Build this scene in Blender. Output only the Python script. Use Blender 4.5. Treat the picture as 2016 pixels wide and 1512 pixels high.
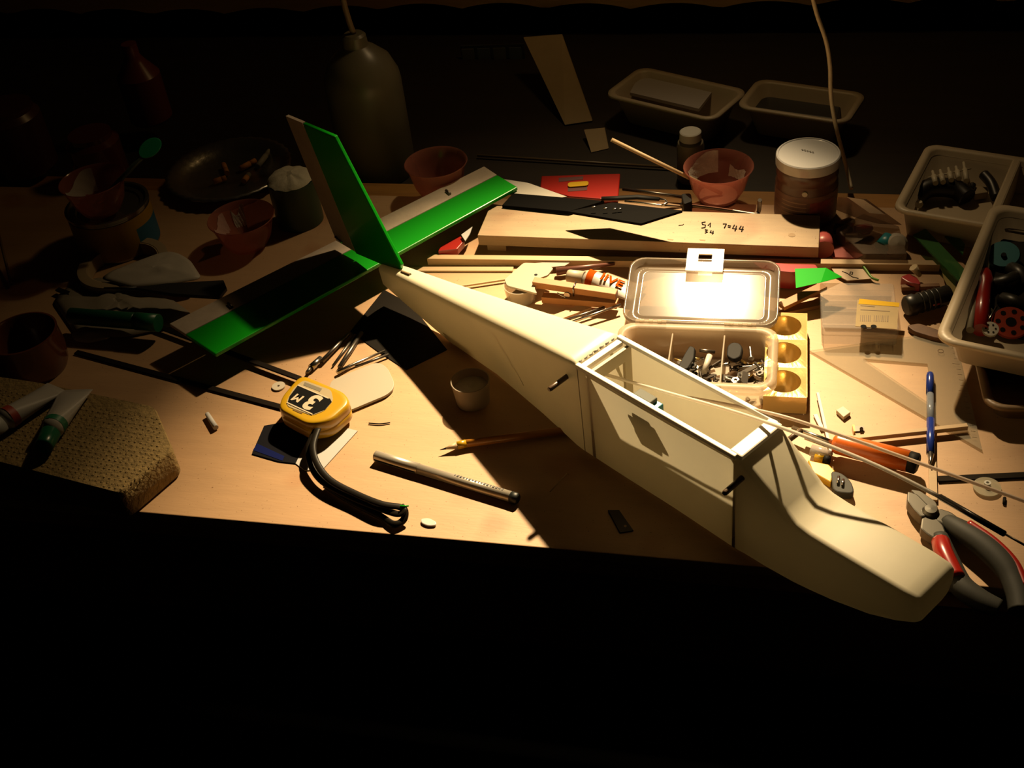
import bpy, math, random
from mathutils import Vector, Matrix, noise
random.seed(7)
for o in list(bpy.data.objects): bpy.data.objects.remove(o)
S = bpy.context.scene
COL = S.collection

# ------------------------------------------------------------------ camera
FPX, CX, CY = 2400.0, 1008.0, 756.0            # focal length and centre in pixels of the 2016x1512 frame
CR = Matrix(((0.97338465, 0.05674554, -0.22204112),
             (0.2063194, -0.63877186, 0.74121712),
             (-0.09977285, -0.76730076, -0.63347844)))   # image right / down / forward -> world
CAM = Vector((0, 0, 0.70))
cd = bpy.data.cameras.new('camera'); cam = bpy.data.objects.new('camera', cd); COL.objects.link(cam)
cd.sensor_fit = 'HORIZONTAL'; cd.sensor_width = 36; cd.lens = FPX / 2016 * 36
cd.clip_start = 0.02; cd.clip_end = 50
cam.matrix_world = Matrix(((CR[0][0], -CR[0][1], -CR[0][2], CAM.x),
                           (CR[1][0], -CR[1][1], -CR[1][2], CAM.y),
                           (CR[2][0], -CR[2][1], -CR[2][2], CAM.z), (0, 0, 0, 1)))
S.camera = cam

# ------------------------------------------------------------------ world and light
w = bpy.data.worlds.new('night'); S.world = w; w.use_nodes = True
w.node_tree.nodes['Background'].inputs[0].default_value = (1.0, 0.72, 0.42, 1)
w.node_tree.nodes['Background'].inputs[1].default_value = 0.0012
LAMP = Vector((-0.13, 1.46, 0.76)); AIM = Vector((-0.175, 0.775, 0.0))
def lamp(name, power, size, blend=1.0):
    l = bpy.data.lights.new(name, 'SPOT'); o = bpy.data.objects.new(name, l); COL.objects.link(o)
    l.energy = power; l.color = (1.0, 0.735, 0.405); l.shadow_soft_size = 0.014; l.spot_size = math.radians(size); l.spot_blend = blend
    o.location = LAMP; o.rotation_euler = (AIM - LAMP).to_track_quat('-Z', 'Y').to_euler()
lamp('lamp_reflector_beam', 185.0, 43.5, 0.95)      # focused beam of the reflector lamp above the bench
lamp('lamp_bulb_spill', 8.5, 80)            # wide spill of the same lamp
gl = bpy.data.lights.new('added_fill_light', 'POINT'); go = bpy.data.objects.new('added_fill_light', gl); COL.objects.link(go)  # added weak fill at the lamp position, lifts the dark valance
gl.energy = 1.6; gl.color = (1.0, 0.60, 0.22); gl.shadow_soft_size = 0.06; go.location = LAMP + Vector((0, 0, 0.02))
S.view_settings.view_transform = 'Standard'; S.view_settings.look = 'None'
S.view_settings.exposure = 0.0; S.view_settings.gamma = 1.0; S.view_settings.use_curve_mapping = False

# ------------------------------------------------------------------ picture -> place helpers
def ray(u, v): return CR @ Vector(((u - CX) / FPX, (v - CY) / FPX, 1))
def P(u, v, z=0.0):
    d = ray(u, v); return CAM + d * ((z - CAM.z) / d.z)
def mpp(p): return (Vector(p) - CAM).dot(Vector((CR[0][2], CR[1][2], CR[2][2]))) / FPX
def up(base, u, v):
    """height of the point seen at (u,v) above the ground point base"""
    d = ray(u, v); t = ((base.x - CAM.x) * d.x + (base.y - CAM.y) * d.y) / (d.x ** 2 + d.y ** 2)
    return CAM.z + t * d.z
def Py(u, v, y):
    d = ray(u, v); return CAM + d * ((y - CAM.y) / d.y)

# ------------------------------------------------------------------ materials
MATS = {}
def mat(name, col, rough=0.5, metal=0.0, var=0.0, scale=40, stretch=(1, 1, 1), bump=0.0, bscale=200, trans=0.0,
        clear=0.0, col2=None, spec=0.5, transl=0.0, specks=0.0, coat=0.0):
    if name in MATS: return MATS[name]
    m = bpy.data.materials.new(name); MATS[name] = m; m.use_nodes = True
    tint = col; k_ = 0.62 if metal < 0.5 else 0.8
    col = tuple(x * k_ for x in col); col2 = tuple(x * k_ for x in col2) if col2 else None
    nt = m.node_tree; N = nt.nodes; L = nt.links; b = N['Principled BSDF']; out = N['Material Output']
    b.inputs['Base Color'].default_value = (*col, 1); b.inputs['Roughness'].default_value = rough
    b.inputs['Metallic'].default_value = metal; b.inputs['Specular IOR Level'].default_value = spec
    b.inputs['Coat Weight'].default_value = coat; b.inputs['Coat Roughness'].default_value = 0.08
    csock = None
    if var > 0 or bump > 0 or col2:
        tc = N.new('ShaderNodeTexCoord'); mp = N.new('ShaderNodeMapping'); mp.inputs['Scale'].default_value = stretch
        L.new(tc.outputs['Object'], mp.inputs[0])
        if var > 0 or col2:
            nz = N.new('ShaderNodeTexNoise'); nz.inputs['Scale'].default_value = scale; nz.inputs['Detail'].default_value = 6
            nz.inputs['Roughness'].default_value = 0.65
            L.new(mp.outputs[0], nz.inputs[0])
            cr = N.new('ShaderNodeValToRGB'); cr.color_ramp.elements[0].position = 0.3; cr.color_ramp.elements[1].position = 0.7
            c2 = col2 or tuple(x * (1 - var) for x in col)
            cr.color_ramp.elements[0].color = (*c2, 1); cr.color_ramp.elements[1].color = (*col, 1)
            L.new(nz.outputs[0], cr.inputs[0]); csock = cr.outputs[0]
            if specks:      # dust, dents and glue stains of a used work surface
                for sc_k, lo_k, hi_k, dk in ((520, 0.72, 0.77, (0.45, 0.36, 0.26)), (16, 0.62, 0.74, (0.86, 0.72, 0.64))):
                    ns = N.new('ShaderNodeTexNoise'); ns.inputs['Scale'].default_value = sc_k; ns.inputs['Detail'].default_value = 1
                    L.new(tc.outputs['Object'], ns.inputs[0]); rs = N.new('ShaderNodeValToRGB'); rs.color_ramp.elements[0].position = lo_k; rs.color_ramp.elements[1].position = hi_k
                    rs.color_ramp.elements[0].color = (1, 1, 1, 1); rs.color_ramp.elements[1].color = (*dk, 1); L.new(ns.outputs[0], rs.inputs[0])
                    mm = N.new('ShaderNodeMix'); mm.data_type = 'RGBA'; mm.blend_type = 'MULTIPLY'; mm.inputs[0].default_value = specks
                    L.new(csock, mm.inputs[6]); L.new(rs.outputs[0], mm.inputs[7]); csock = mm.outputs[2]
            L.new(csock, b.inputs['Base Color'])
        if bump > 0:
            n2 = N.new('ShaderNodeTexNoise'); n2.inputs['Scale'].default_value = bscale; n2.inputs['Detail'].default_value = 4
            L.new(mp.outputs[0], n2.inputs[0]); bp = N.new('ShaderNodeBump'); bp.inputs['Strength'].default_value = bump
            bp.inputs['Distance'].default_value = 0.002
            L.new(n2.outputs[0], bp.inputs['Height']); L.new(bp.outputs[0], b.inputs['Normal'])
    cur = b.outputs[0]
    if transl > 0:
        t = N.new('ShaderNodeBsdfTranslucent'); t.inputs[0].default_value = (*col, 1)
        if csock: L.new(csock, t.inputs[0])
        mx = N.new('ShaderNodeMixShader'); mx.inputs[0].default_value = transl
        L.new(cur, mx.inputs[1]); L.new(t.outputs[0], mx.inputs[2]); cur = mx.outputs[0]
    if clear > 0:
        t = N.new('ShaderNodeBsdfTransparent'); t.inputs[0].default_value = (*[min(1, x ** 0.35) for x in tint], 1)
        mx = N.new('ShaderNodeMixShader'); mx.inputs[0].default_value = clear
        L.new(cur, mx.inputs[1]); L.new(t.outputs[0], mx.inputs[2]); cur = mx.outputs[0]
    L.new(cur, out.inputs[0])
    return m

ply = mat('plywood', (0.71, 0.435, 0.225), 0.55, var=0.16, scale=7, stretch=(1, 6, 6), bump=0.08, bscale=90, specks=0.9)
pine = mat('pine', (0.60, 0.28, 0.06), 0.5, var=0.35, scale=9, stretch=(1, 9, 9))
board_m = mat('old_board', (0.50, 0.345, 0.19), 0.6, var=0.22, scale=12, stretch=(1, 8, 8), bump=0.1, bscale=120, specks=0.9)
batten_m = mat('batten_wood', (0.68, 0.47, 0.25), 0.55, var=0.15, scale=20, stretch=(1, 10, 10))
balsa = mat('balsa', (0.74, 0.60, 0.46), 0.7, var=0.28, scale=26, stretch=(1, 1, 1), bump=0.1)
green = mat('green_film', (0.004, 0.38, 0.008), 0.35, coat=0.25, spec=0.3)
shell = mat('fibreglass', (1.14, 1.06, 0.80), 0.42, var=0.08, scale=14, transl=0.20, coat=0.05)
white_p = mat('white_plastic', (0.80, 0.78, 0.72), 0.4)
cream_p = mat('cream_plastic', (0.66, 0.53, 0.36), 0.45, var=0.06, scale=30)
dark_p = mat('black_plastic', (0.012, 0.011, 0.010), 0.6, spec=0.08)
dark_rub = mat('black_cord', (0.012, 0.009, 0.006), 0.45, spec=0.14)
steel = mat('steel', (0.55, 0.52, 0.48), 0.25, 1.0, var=0.3, scale=200)
dsteel = mat('dark_steel', (0.16, 0.14, 0.12), 0.35, 0.9)
carbon = mat('carbon_rod', (0.10, 0.085, 0.07), 0.3, 0.2)
yellow_p = mat('yellow_plastic', (0.66, 0.38, 0.008), 0.35, coat=0.3)
black_print = mat('black_print', (0.008, 0.008, 0.008), 0.7, spec=0.05)
tan_print = mat('tan_print', (0.72, 0.60, 0.42), 0.6)
paper = mat('paper', (0.64, 0.62, 0.60), 0.8)
frost = mat('frosted_plastic', (0.95, 0.82, 0.64), 0.35, transl=0.65, clear=0.28, spec=0.3)
frost_lid = mat('frosted_lid', (0.42, 0.35, 0.27), 0.17, transl=0.5, clear=0.40, spec=0.35)
clearp = mat('clear_plastic', (0.80, 0.76, 0.70), 0.12, clear=0.80)
clear_sq = mat('clear_acrylic', (0.78, 0.70, 0.55), 0.15, clear=0.72)
pinkb = mat('pink_plastic', (0.66, 0.26, 0.19), 0.16, clear=0.48, transl=0.3)
putty = mat('putty', (0.80, 0.72, 0.60), 0.5, var=0.15, scale=120, bump=0.4, bscale=300)
gold = mat('gold_foil', (1.0, 0.72, 0.28), 0.2, 0.45, bump=0.12, bscale=120, coat=0.6)
red_p = mat('red_plastic', (0.46, 0.018, 0.010), 0.3, coat=0.3)
maroon = mat('maroon_plastic', (0.42, 0.025, 0.03), 0.3, coat=0.2)
orange_p = mat('orange_plastic', (0.84, 0.17, 0.015), 0.32, coat=0.3)
blue_p = mat('blue_plastic', (0.02, 0.05, 0.36), 0.25, coat=0.3)
teal_p = mat('teal_plastic', (0.015, 0.22, 0.26), 0.4)
green_p = mat('dark_green_plastic', (0.01, 0.20, 0.09), 0.4)
silver_pen = mat('silver_barrel', (0.60, 0.54, 0.45), 0.32, 0.55)
clay = mat('brown_clay', (0.20, 0.06, 0.025), 0.25, var=0.3, scale=30, coat=0.4)
choc = mat('brown_jar', (0.14, 0.055, 0.03), 0.3, var=0.3, scale=25)
label_b = mat('jar_label', (0.26, 0.11, 0.07), 0.5, var=0.6, scale=60, stretch=(1, 1, 4))
sponge_m = mat('sponge', (0.46, 0.31, 0.11), 0.95, var=0.35, scale=160, bump=1.0, bscale=260)
wall_d = mat('dark_wall', (0.10, 0.065, 0.04), 0.8, var=0.3, scale=6)
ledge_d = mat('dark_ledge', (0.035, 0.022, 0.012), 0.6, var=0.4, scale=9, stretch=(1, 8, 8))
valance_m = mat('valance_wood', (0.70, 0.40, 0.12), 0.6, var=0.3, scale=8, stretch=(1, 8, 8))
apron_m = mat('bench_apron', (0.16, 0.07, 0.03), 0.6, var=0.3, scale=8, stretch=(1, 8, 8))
card_m = mat('cardboard', (0.60, 0.44, 0.24), 0.8, var=0.1)
bottle_m = mat('milky_plastic', (0.30, 0.26, 0.17), 0.35, transl=0.3, clear=0.15)
liquid_m = mat('bottle_liquid', (0.16, 0.14, 0.07), 0.4)
cord_m = mat('white_cord', (0.72, 0.60, 0.42), 0.5)
foil = mat('aluminium', (0.42, 0.40, 0.36), 0.3, 0.9, bump=0.4, bscale=60)
filter_m = mat('filter_orange', (0.75, 0.30, 0.06), 0.7)
blackboard = mat('black_abrasive', (0.005, 0.0045, 0.004), 0.8, spec=0.03)
grey_grip = mat('grey_grip', (0.05, 0.05, 0.042), 0.6, spec=0.2)
yellow_lab = mat('yellow_print', (0.70, 0.42, 0.015), 0.7, spec=0.1)
cream_lab = mat('cream_label', (0.70, 0.56, 0.33), 0.7, spec=0.1, clear=0.5)

# ------------------------------------------------------------------ mesh helpers
WL = {}
class B:
    def __init__(s): s.v = []; s.f = []; s.sm = []
    def add(s, vs, fs, smooth=False):
        o = len(s.v); s.v += [Vector(x) for x in vs]; s.f += [tuple(i + o for i in f) for f in fs]; s.sm += [smooth] * len(fs); return s
    def box(s, c, size, rz=0, ax=None):
        c = Vector(c)
        if ax is None: X = Vector((math.cos(rz), math.sin(rz), 0)); Y = Vector((-X.y, X.x, 0)); Z = Vector((0, 0, 1))
        else: X, Y, Z = ax
        h = [x / 2 for x in size]
        vs = [c + X * (sx * h[0]) + Y * (sy * h[1]) + Z * (sz * h[2]) for sz in (-1, 1) for sx, sy in ((-1, -1), (1, -1), (1, 1), (-1, 1))]
        return s.add(vs, [(3, 2, 1, 0), (4, 5, 6, 7), (0, 1, 5, 4), (1, 2, 6, 5), (2, 3, 7, 6), (3, 0, 4, 7)])
    def slab(s, top, dz):
        """planar polygon (3D) thickened by vector dz (downwards)"""
        top = [Vector(p) for p in top]; dz = Vector(dz); n = len(top)
        nrm = Vector((0, 0, 0))
        for i in range(n): nrm += (top[i] - top[0]).cross(top[(i + 1) % n] - top[0])
        if nrm.dot(dz) > 0: top = top[::-1]
        bot = [p + dz for p in top]
        fs = [tuple(range(n)), tuple(range(2 * n - 1, n - 1, -1))] + [(i, i + n, (i + 1) % n + n, (i + 1) % n) for i in range(n)]
        return s.add(top + bot, fs)
    def tube(s, path, r, n=10, caps=True, flat=None):
        path = [Vector(p) for p in path]; m = len(path)
        rs = list(r) if isinstance(r, (list, tuple)) else [r] * m
        vs = []; prev = None
        for i, p in enumerate(path):
            t = (path[min(i + 1, m - 1)] - path[max(i - 1, 0)]).normalized()
            ref = prev if prev is not None else (Vector((0, 0, 1)) if abs(t.z) < 0.9 else Vector((1, 0, 0)))
            u = (ref - t * ref.dot(t)).normalized(); prev = u; v = t.cross(u)
            for k in range(n):
                a = 2 * math.pi * k / n
                vs.append(p + u * (rs[i] * math.cos(a) * (flat or 1)) + v * (rs[i] * math.sin(a)))
        fs = [(i * n + k, i * n + (k + 1) % n, (i + 1) * n + (k + 1) % n, (i + 1) * n + k) for i in range(m - 1) for k in range(n)]
        s.add(vs, fs, True)
        if caps:
            o = len(s.v) - n * m
            s.f += [tuple(o + k for k in range(n - 1, -1, -1)), tuple(o + (m - 1) * n + k for k in range(n))]; s.sm += [False, False]
        return s
    def lathe(s, c, prof, n=36, axis=None, xd=None):
        """surface of revolution; sharp profile corners get their own vertices so they stay crisp"""
        c = Vector(c); Z = (axis or Vector((0, 0, 1))).normalized()
        X = (xd or (Vector((1, 0, 0)) if abs(Z.x) < 0.9 else Vector((0, 1, 0)))); X = (X - Z * X.dot(Z)).normalized(); Y = Z.cross(X)
        runs = [[prof[0]]]
        for i in range(1, len(prof)):
            runs[-1].append(prof[i])
            if i < len(prof) - 1:
                a = Vector((prof[i][0] - prof[i - 1][0], prof[i][1] - prof[i - 1][1])); b = Vector((prof[i + 1][0] - prof[i][0], prof[i + 1][1] - prof[i][1]))
                if a.length > 1e-7 and b.length > 1e-7 and a.angle(b) > math.radians(35): runs.append([prof[i]])
        for run in runs:
            m = len(run); vs = []
            for (r, z) in run:
                for k in range(n):
                    a = 2 * math.pi * k / n; vs.append(c + X * (r * math.cos(a)) + Y * (r * math.sin(a)) + Z * z)
            s.add(vs, [(i * n + k, i * n + (k + 1) % n, (i + 1) * n + (k + 1) % n, (i + 1) * n + k) for i in range(m - 1) for k in range(n)], True)
        return s
    def cap(s, ring0, n, flip=False):
        f = tuple(range(ring0, ring0 + n)); s.f.append(f[::-1] if flip else f); s.sm.append(False); return s
    def loft(s, rings, cap0=True, cap1=True, smooth=True, skip=None):
        n = len(rings[0]); o = len(s.v); m = len(rings)
        for r in rings: s.v += [Vector(p) for p in r]
        for i in range(m - 1):
            for k in range(n):
                if skip and skip(i, k): continue
                s.f.append((o + i * n + k, o + i * n + (k + 1) % n, o + (i + 1) * n + (k + 1) % n, o + (i + 1) * n + k)); s.sm.append(smooth)
        if cap0: s.f.append(tuple(o + k for k in range(n - 1, -1, -1))); s.sm.append(False)
        if cap1: s.f.append(tuple(o + (m - 1) * n + k for k in range(n))); s.sm.append(False)
        return s
    def obj(s, name, m, parent=None, bev=0.0, seg=2, origin=None, kind=None):
        xs = [p.x for p in s.v]; ys = [p.y for p in s.v]; zs = [p.z for p in s.v]
        org = Vector(origin) if origin is not None else Vector(((min(xs) + max(xs)) / 2, (min(ys) + max(ys)) / 2, min(zs)))
        me = bpy.data.meshes.new(name); me.from_pydata([p - org for p in s.v], [], s.f); me.validate()
        if len(me.polygons) == len(s.sm): me.polygons.foreach_set('use_smooth', s.sm)
        me.materials.append(m); me.update()
        o = bpy.data.objects.new(name, me); COL.objects.link(o)
        if bev > 0:
            b = o.modifiers.new('bevel', 'BEVEL'); b.width = bev; b.segments = seg; b.limit_method = 'ANGLE'; b.angle_limit = math.radians(40)
        place(o, org, parent)
        if kind: o['kind'] = kind
        return o
def place(o, org, parent):
    WL[o] = Vector(org)
    if parent: o.parent = parent; o.location = Vector(org) - WL[parent]
    else: o.location = org
def tag(o, label, cat, group=None):
    o['label'] = label; o['category'] = cat
    if group: o['group'] = group
    return o
def thing(name, loc, label, cat, group=None):
    o = bpy.data.objects.new(name, None); COL.objects.link(o); o.empty_display_size = 0.02
    o.location = loc; WL[o] = Vector(loc); return tag(o, label, cat, group)
def struct(o): o['kind'] = 'structure'; return o
def slabpx(name, pts, z0, z1, m, parent=None, bev=0.0):
    return B().slab([P(u, v, z1) for u, v in pts], (0, 0, z0 - z1)).obj(name, m, parent, bev)
def rrect(c, X, Y, hx, hy, r, n=5):
    """rounded rectangle ring, counter-clockwise"""
    out = []; r = min(r, hx * 0.99, hy * 0.99)
    for sx, sy, a0 in ((1, 1, 0), (-1, 1, 90), (-1, -1, 180), (1, -1, 270)):
        for k in range(n + 1):
            a = math.radians(a0 + 90 * k / n)
            out.append(Vector(c) + X * (sx * (hx - r) + r * math.cos(a)) + Y * (sy * (hy - r) + r * math.sin(a)))
    return out
def rpoly(pts, r, n=4):
    """round the corners of a 2D/3D polygon"""
    out = []; m = len(pts); pts = [Vector(p) for p in pts]
    for i in range(m):
        p = pts[i]; a = pts[i - 1] - p; b = pts[(i + 1) % m] - p
        d = min(r, a.length * 0.45, b.length * 0.45); A = p + a.normalized() * d; Bq = p + b.normalized() * d
        for k in range(n + 1):
            t = k / n; out.append(A * (1 - t) ** 2 + p * (2 * t * (1 - t)) + Bq * t ** 2)
    return out
def smooth_path(pts, n=6):
    pts = [Vector(p) for p in pts]; out = []
    for i in range(len(pts) - 1):
        p0 = pts[max(i - 1, 0)]; p1 = pts[i]; p2 = pts[i + 1]; p3 = pts[min(i + 2, len(pts) - 1)]
        for k in range(n):
            t = k / n
            out.append(0.5 * ((2 * p1) + (p2 - p0) * t + (2 * p0 - 5 * p1 + 4 * p2 - p3) * t * t + (3 * p1 - p0 - 3 * p2 + p3) * t ** 3))
    out.append(pts[-1]); return out
def text(name, s, org, X, Y, size, m, parent, lift=0.0003, bold=0.0):
    cu = bpy.data.curves.new(name, 'FONT'); cu.body = s; cu.size = size; cu.extrude = 0.00005; cu.offset = bold
    t = bpy.data.objects.new(name + '_tmp', cu); COL.objects.link(t)
    dg = bpy.context.evaluated_depsgraph_get(); me = bpy.data.meshes.new_from_object(t.evaluated_get(dg)); bpy.data.objects.remove(t)
    X = Vector(X).normalized(); Y = Vector(Y); Y = (Y - X * Y.dot(X)).normalized(); Z = X.cross(Y)
    org = Vector(org)
    for v in me.vertices: v.co = X * v.co.x + Y * v.co.y + Z * (v.co.z + lift)
    me.materials.clear(); me.materials.append(m); me.name = name
    o = bpy.data.objects.new(name, me); COL.objects.link(o); place(o, org, parent); return o

# ================================================================== the setting
def plane_box(name, lo_, hi, m):
    lo_, hi = Vector(lo_), Vector(hi)
    return struct(B().box((lo_ + hi) / 2, hi - lo_).obj(name, m))
plane_box('floor', (-2.6, -1.2, -0.80), (2.2, 2.3, -0.75), mat('floor_dark', (0.012, 0.008, 0.005), 0.7, var=0.3, scale=4))
plane_box('wall_back', (-2.6, 1.92, -0.75), (2.2, 1.98, 1.6), wall_d)
plane_box('wall_left', (-2.66, -1.2, -0.75), (-2.6, 1.98, 1.6), wall_d)

bench = thing('workbench', (-0.2, 0.90, -0.75), 'wooden workbench carrying the plywood sheet and all the clutter', 'table')
ys = [0.632, 0.77, 0.91, 1.05, 1.18]
for i in range(4):
    B().box((-0.25, (ys[i] + ys[i + 1]) / 2, -0.022), (1.9, ys[i + 1] - ys[i] - 0.0015, 0.024)).obj('plank', pine, bench, 0.001)
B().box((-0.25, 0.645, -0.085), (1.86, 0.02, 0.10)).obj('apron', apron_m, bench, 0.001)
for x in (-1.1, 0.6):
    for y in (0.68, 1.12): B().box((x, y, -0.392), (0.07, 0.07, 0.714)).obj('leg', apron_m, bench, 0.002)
sheet = B().box((-0.25, 0.881, -0.005), (1.9, 0.510, 0.0098)).obj('plywood_sheet', ply, None, 0.0008)
tag(sheet, 'pale plywood sheet covering the front of the workbench', 'board')
LZ = -0.030
ledge = thing('back_shelf', (-0.3, 1.55, -0.75), 'dark wooden shelf ledge behind the workbench', 'shelf')
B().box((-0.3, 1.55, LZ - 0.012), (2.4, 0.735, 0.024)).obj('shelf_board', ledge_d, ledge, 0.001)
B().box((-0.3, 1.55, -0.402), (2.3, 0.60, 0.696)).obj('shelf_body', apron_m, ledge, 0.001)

# scalloped wooden valance hanging across the back
YV = 1.62
n = 120; top = []; bot = []
wav = [(700, 22), (860, 24), (960, 14), (1000, 10), (1060, 12), (1140, 26), (1215, 12), (1290, 24), (1350, 13), (1420, 22), (1500, 22), (1530, 15), (1590, 22), (1660, 20), (1780, 24), (1850, 19), (1960, 26), (2040, 22)]
xa, xb = Py(-100, 20, YV).x, Py(2200, 20, YV).x
verts_t = []; verts_b = []
per = 0.122
for i in range(n + 1):
    x = xa + (xb - xa) * i / n
    zb = Py(1450, 14, YV).z + 0.009 * (abs(math.sin(math.pi * x / per)) ** 0.8) + 0.002 * math.sin(x * 9)
    verts_b.append(Vector((x, YV, zb))); verts_t.append(Vector((x, YV, zb * 0 + 0.26)))
bb = B(); m_ = n + 1
allv = verts_b + verts_t + [p + Vector((0, 0.018, 0)) for p in verts_b + verts_t]
fs = []
for i in range(n):
    fs += [(i, i + 1, m_ + i + 1, m_ + i), (2 * m_ + i + 1, 2 * m_ + i, 3 * m_ + i, 3 * m_ + i + 1),
           (i + 1, i, 2 * m_ + i, 2 * m_ + i + 1), (m_ + i, m_ + i + 1, 3 * m_ + i + 1, 3 * m_ + i)]
fs += [(0, m_, 3 * m_, 2 * m_), (m_ - 1, 3 * m_ - 1, 4 * m_ - 1, 2 * m_ - 1)]
val = thing('upper_shelf', (0, YV, 0.25), 'upper wooden shelf with a scalloped front edge across the top', 'shelf')
bb.add(allv, fs).obj('scalloped_valance', valance_m, val)
B().box(((xa + xb) / 2, YV + 0.159, 0.272), (xb - xa, 0.318, 0.024)).obj('shelf_board', valance_m, val, 0.001)

# ================================================================== the model aeroplane
K = 0.979
FR = Vector((-0.15349407, 0.76547501, 0)); FA = Vector((0.81519469, -0.57918703, 0)); FC = Vector((0.57918703, 0.81519469, 0))
def F(s_, w_, z_):
    p = FR + FA * s_ + FC * w_ + Vector((0, 0, z_)); return CAM + (p - CAM) * K
def FW(u, v, w_):
    """point of the plane w = const seen at pixel (u,v), in aeroplane coordinates"""
    d = ray(u, v); c = CAM - FR; t = (w_ - c.dot(FC)) / d.dot(FC); p = c + d * t; return p.dot(FA), p.z
def G(s_, w_, z_):
    t = max(0.0, -s_ / 0.262); return F(s_ - 0.0165 * t, w_ + 0.0102 * t, z_ - 0.0125 * t)   # tail boom droops a little
plane = thing('model_aeroplane', F(0.05, 0, -0.0147), 'cream model aeroplane fuselage with bright green tail across the bench', 'aeroplane')
def smpl(tab, s_):
    for i in range(len(tab) - 1):
        if tab[i][0] <= s_ <= tab[i + 1][0]:
            t = (s_ - tab[i][0]) / (tab[i + 1][0] - tab[i][0]); return [a + (b - a) * t for a, b in zip(tab[i][1:], tab[i + 1][1:])]
    return list(tab[0][1:] if s_ < tab[0][0] else tab[-1][1:])
#  s, ztop, zbottom, half width top, half width bottom, radius top, radius bottom
ST = [(-0.296, 0.0455, 0.021, 0.0075, 0.006, 0.004, 0.003), (-0.262, 0.0515, 0.0090, 0.0100, 0.0040, 0.006, 0.003), (-0.20, 0.0605, -0.0042, 0.0135, 0.0050, 0.008, 0.004),
      (-0.128, 0.0715, -0.0060, 0.0180, 0.0080, 0.009, 0.006), (-0.06, 0.0815, -0.0108, 0.0220, 0.0150, 0.008, 0.007), (-0.012, 0.0885, -0.0135, 0.0253, 0.0215, 0.006, 0.006),
      (-0.002, 0.0888, -0.0105, 0.0258, 0.0238, 0.003, 0.005), (0.0, 0.0865, -0.0105, 0.0252, 0.0238, 0.0015, 0.005), (0.05, 0.0865, -0.011, 0.0255, 0.024, 0.0015, 0.005),
      (0.10, 0.0865, -0.0115, 0.0255, 0.024, 0.0015, 0.006), (0.156, 0.0865, -0.0145, 0.0250, 0.0238, 0.0015, 0.007), (0.166, 0.0860, -0.0147, 0.0248, 0.0236, 0.005, 0.007), (0.171, 0.0825, -0.0147, 0.0246, 0.0236, 0.006, 0.008),
      (0.19, 0.0690, -0.0147, 0.0242, 0.0232, 0.006, 0.008), (0.207, 0.0560, -0.0143, 0.0238, 0.0230, 0.007, 0.009), (0.216, 0.0520, -0.0138, 0.0236, 0.0228, 0.005, 0.009),
      (0.228, 0.0505, -0.0120, 0.0236, 0.0226, 0.0045, 0.009), (0.25, 0.0503, -0.0085, 0.0236, 0.0222, 0.0045, 0.010), (0.28, 0.0502, -0.0005, 0.0234, 0.0212, 0.0045, 0.010),
      (0.300, 0.0500, 0.0085, 0.0232, 0.0205, 0.0045, 0.010), (0.3125, 0.0492, 0.0165, 0.0228, 0.0195, 0.0050, 0.009), (0.3160, 0.0470, 0.0205, 0.0218, 0.0188, 0.0050, 0.008), (0.3178, 0.0425, 0.0265, 0.0185, 0.0160, 0.006, 0.005)]
def fring(s_, q, n_=5):
    zt, zb, wt, wb, rt, rb = q; rt = min(rt, wt * 0.95, (zt - zb) * 0.48); rb = min(rb, wb * 0.95, (zt - zb) * 0.48); out = []
    for sx, sz, a0 in ((1, 1, 0), (-1, 1, 90), (-1, -1, 180), (1, -1, 270)):
        hw, r = (wt, rt) if sz > 0 else (wb, rb); zc = zt - rt if sz > 0 else zb + rb
        for k in range(n_ + 1):
            a = math.radians(a0 + 90 * k / n_); out.append(G(s_, sx * (hw - r) + r * math.cos(a), zc + r * math.sin(a)))
    return out
ss = sorted(set([q[0] for q in ST] + [-0.296 + 0.02 * i for i in range(31)]))
rings = [fring(s_, smpl(ST, s_)) for s_ in ss]
def skip(i, k): return k == 5 and ss[i] >= -0.0001 and ss[i + 1] <= 0.1565
B().loft(rings, skip=skip).obj('fuselage_shell', shell, plane)
# raised rim round the wing opening
ri = B()
def bar(b_, s0, s1, w0, w1, z0, z1):
    vs = [F(s_, w_, z_) for z_ in (z0, z1) for s_, w_ in ((s0, w0), (s1, w0), (s1, w1), (s0, w1))]
    return b_.add(vs, [(3, 2, 1, 0), (4, 5, 6, 7), (0, 1, 5, 4), (1, 2, 6, 5), (2, 3, 7, 6), (3, 0, 4, 7)])
bar(ri, 0.000, 0.163, -0.0262, -0.0218, 0.0845, 0.0885); bar(ri, 0.000, 0.163, 0.0218, 0.0262, 0.0845, 0.0885)
ri.obj('opening_rim', mat('rim_white', (1.3, 1.25, 1.12), 0.45, transl=0.1), plane, 0.0008)
bar(B(), 0.0015, 0.0075, -0.0218, 0.0218, 0.0825, 0.0868).obj('rear_rim', MATS['rim_white'], plane, 0.0008)
bar(B(), 0.1555, 0.1675, -0.0235, 0.0235, 0.0845, 0.0888).obj('front_rim', MATS['rim_white'], plane, 0.0012)
# rough glue bead in the groove behind the rear rim
gp = [F(-0.0015 + 0.0008 * math.sin(i * 2.1), -0.021 + 0.0021 * i, 0.0868 + 0.0003 * math.sin(i * 1.7)) for i in range(21)]
B().tube(gp, [0.0010 + 0.0002 * abs(math.sin(i * 3.3)) for i in range(21)], 6).obj('glue_bead', mat('grey_glue', (0.50, 0.46, 0.38), 0.6), plane)
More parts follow.
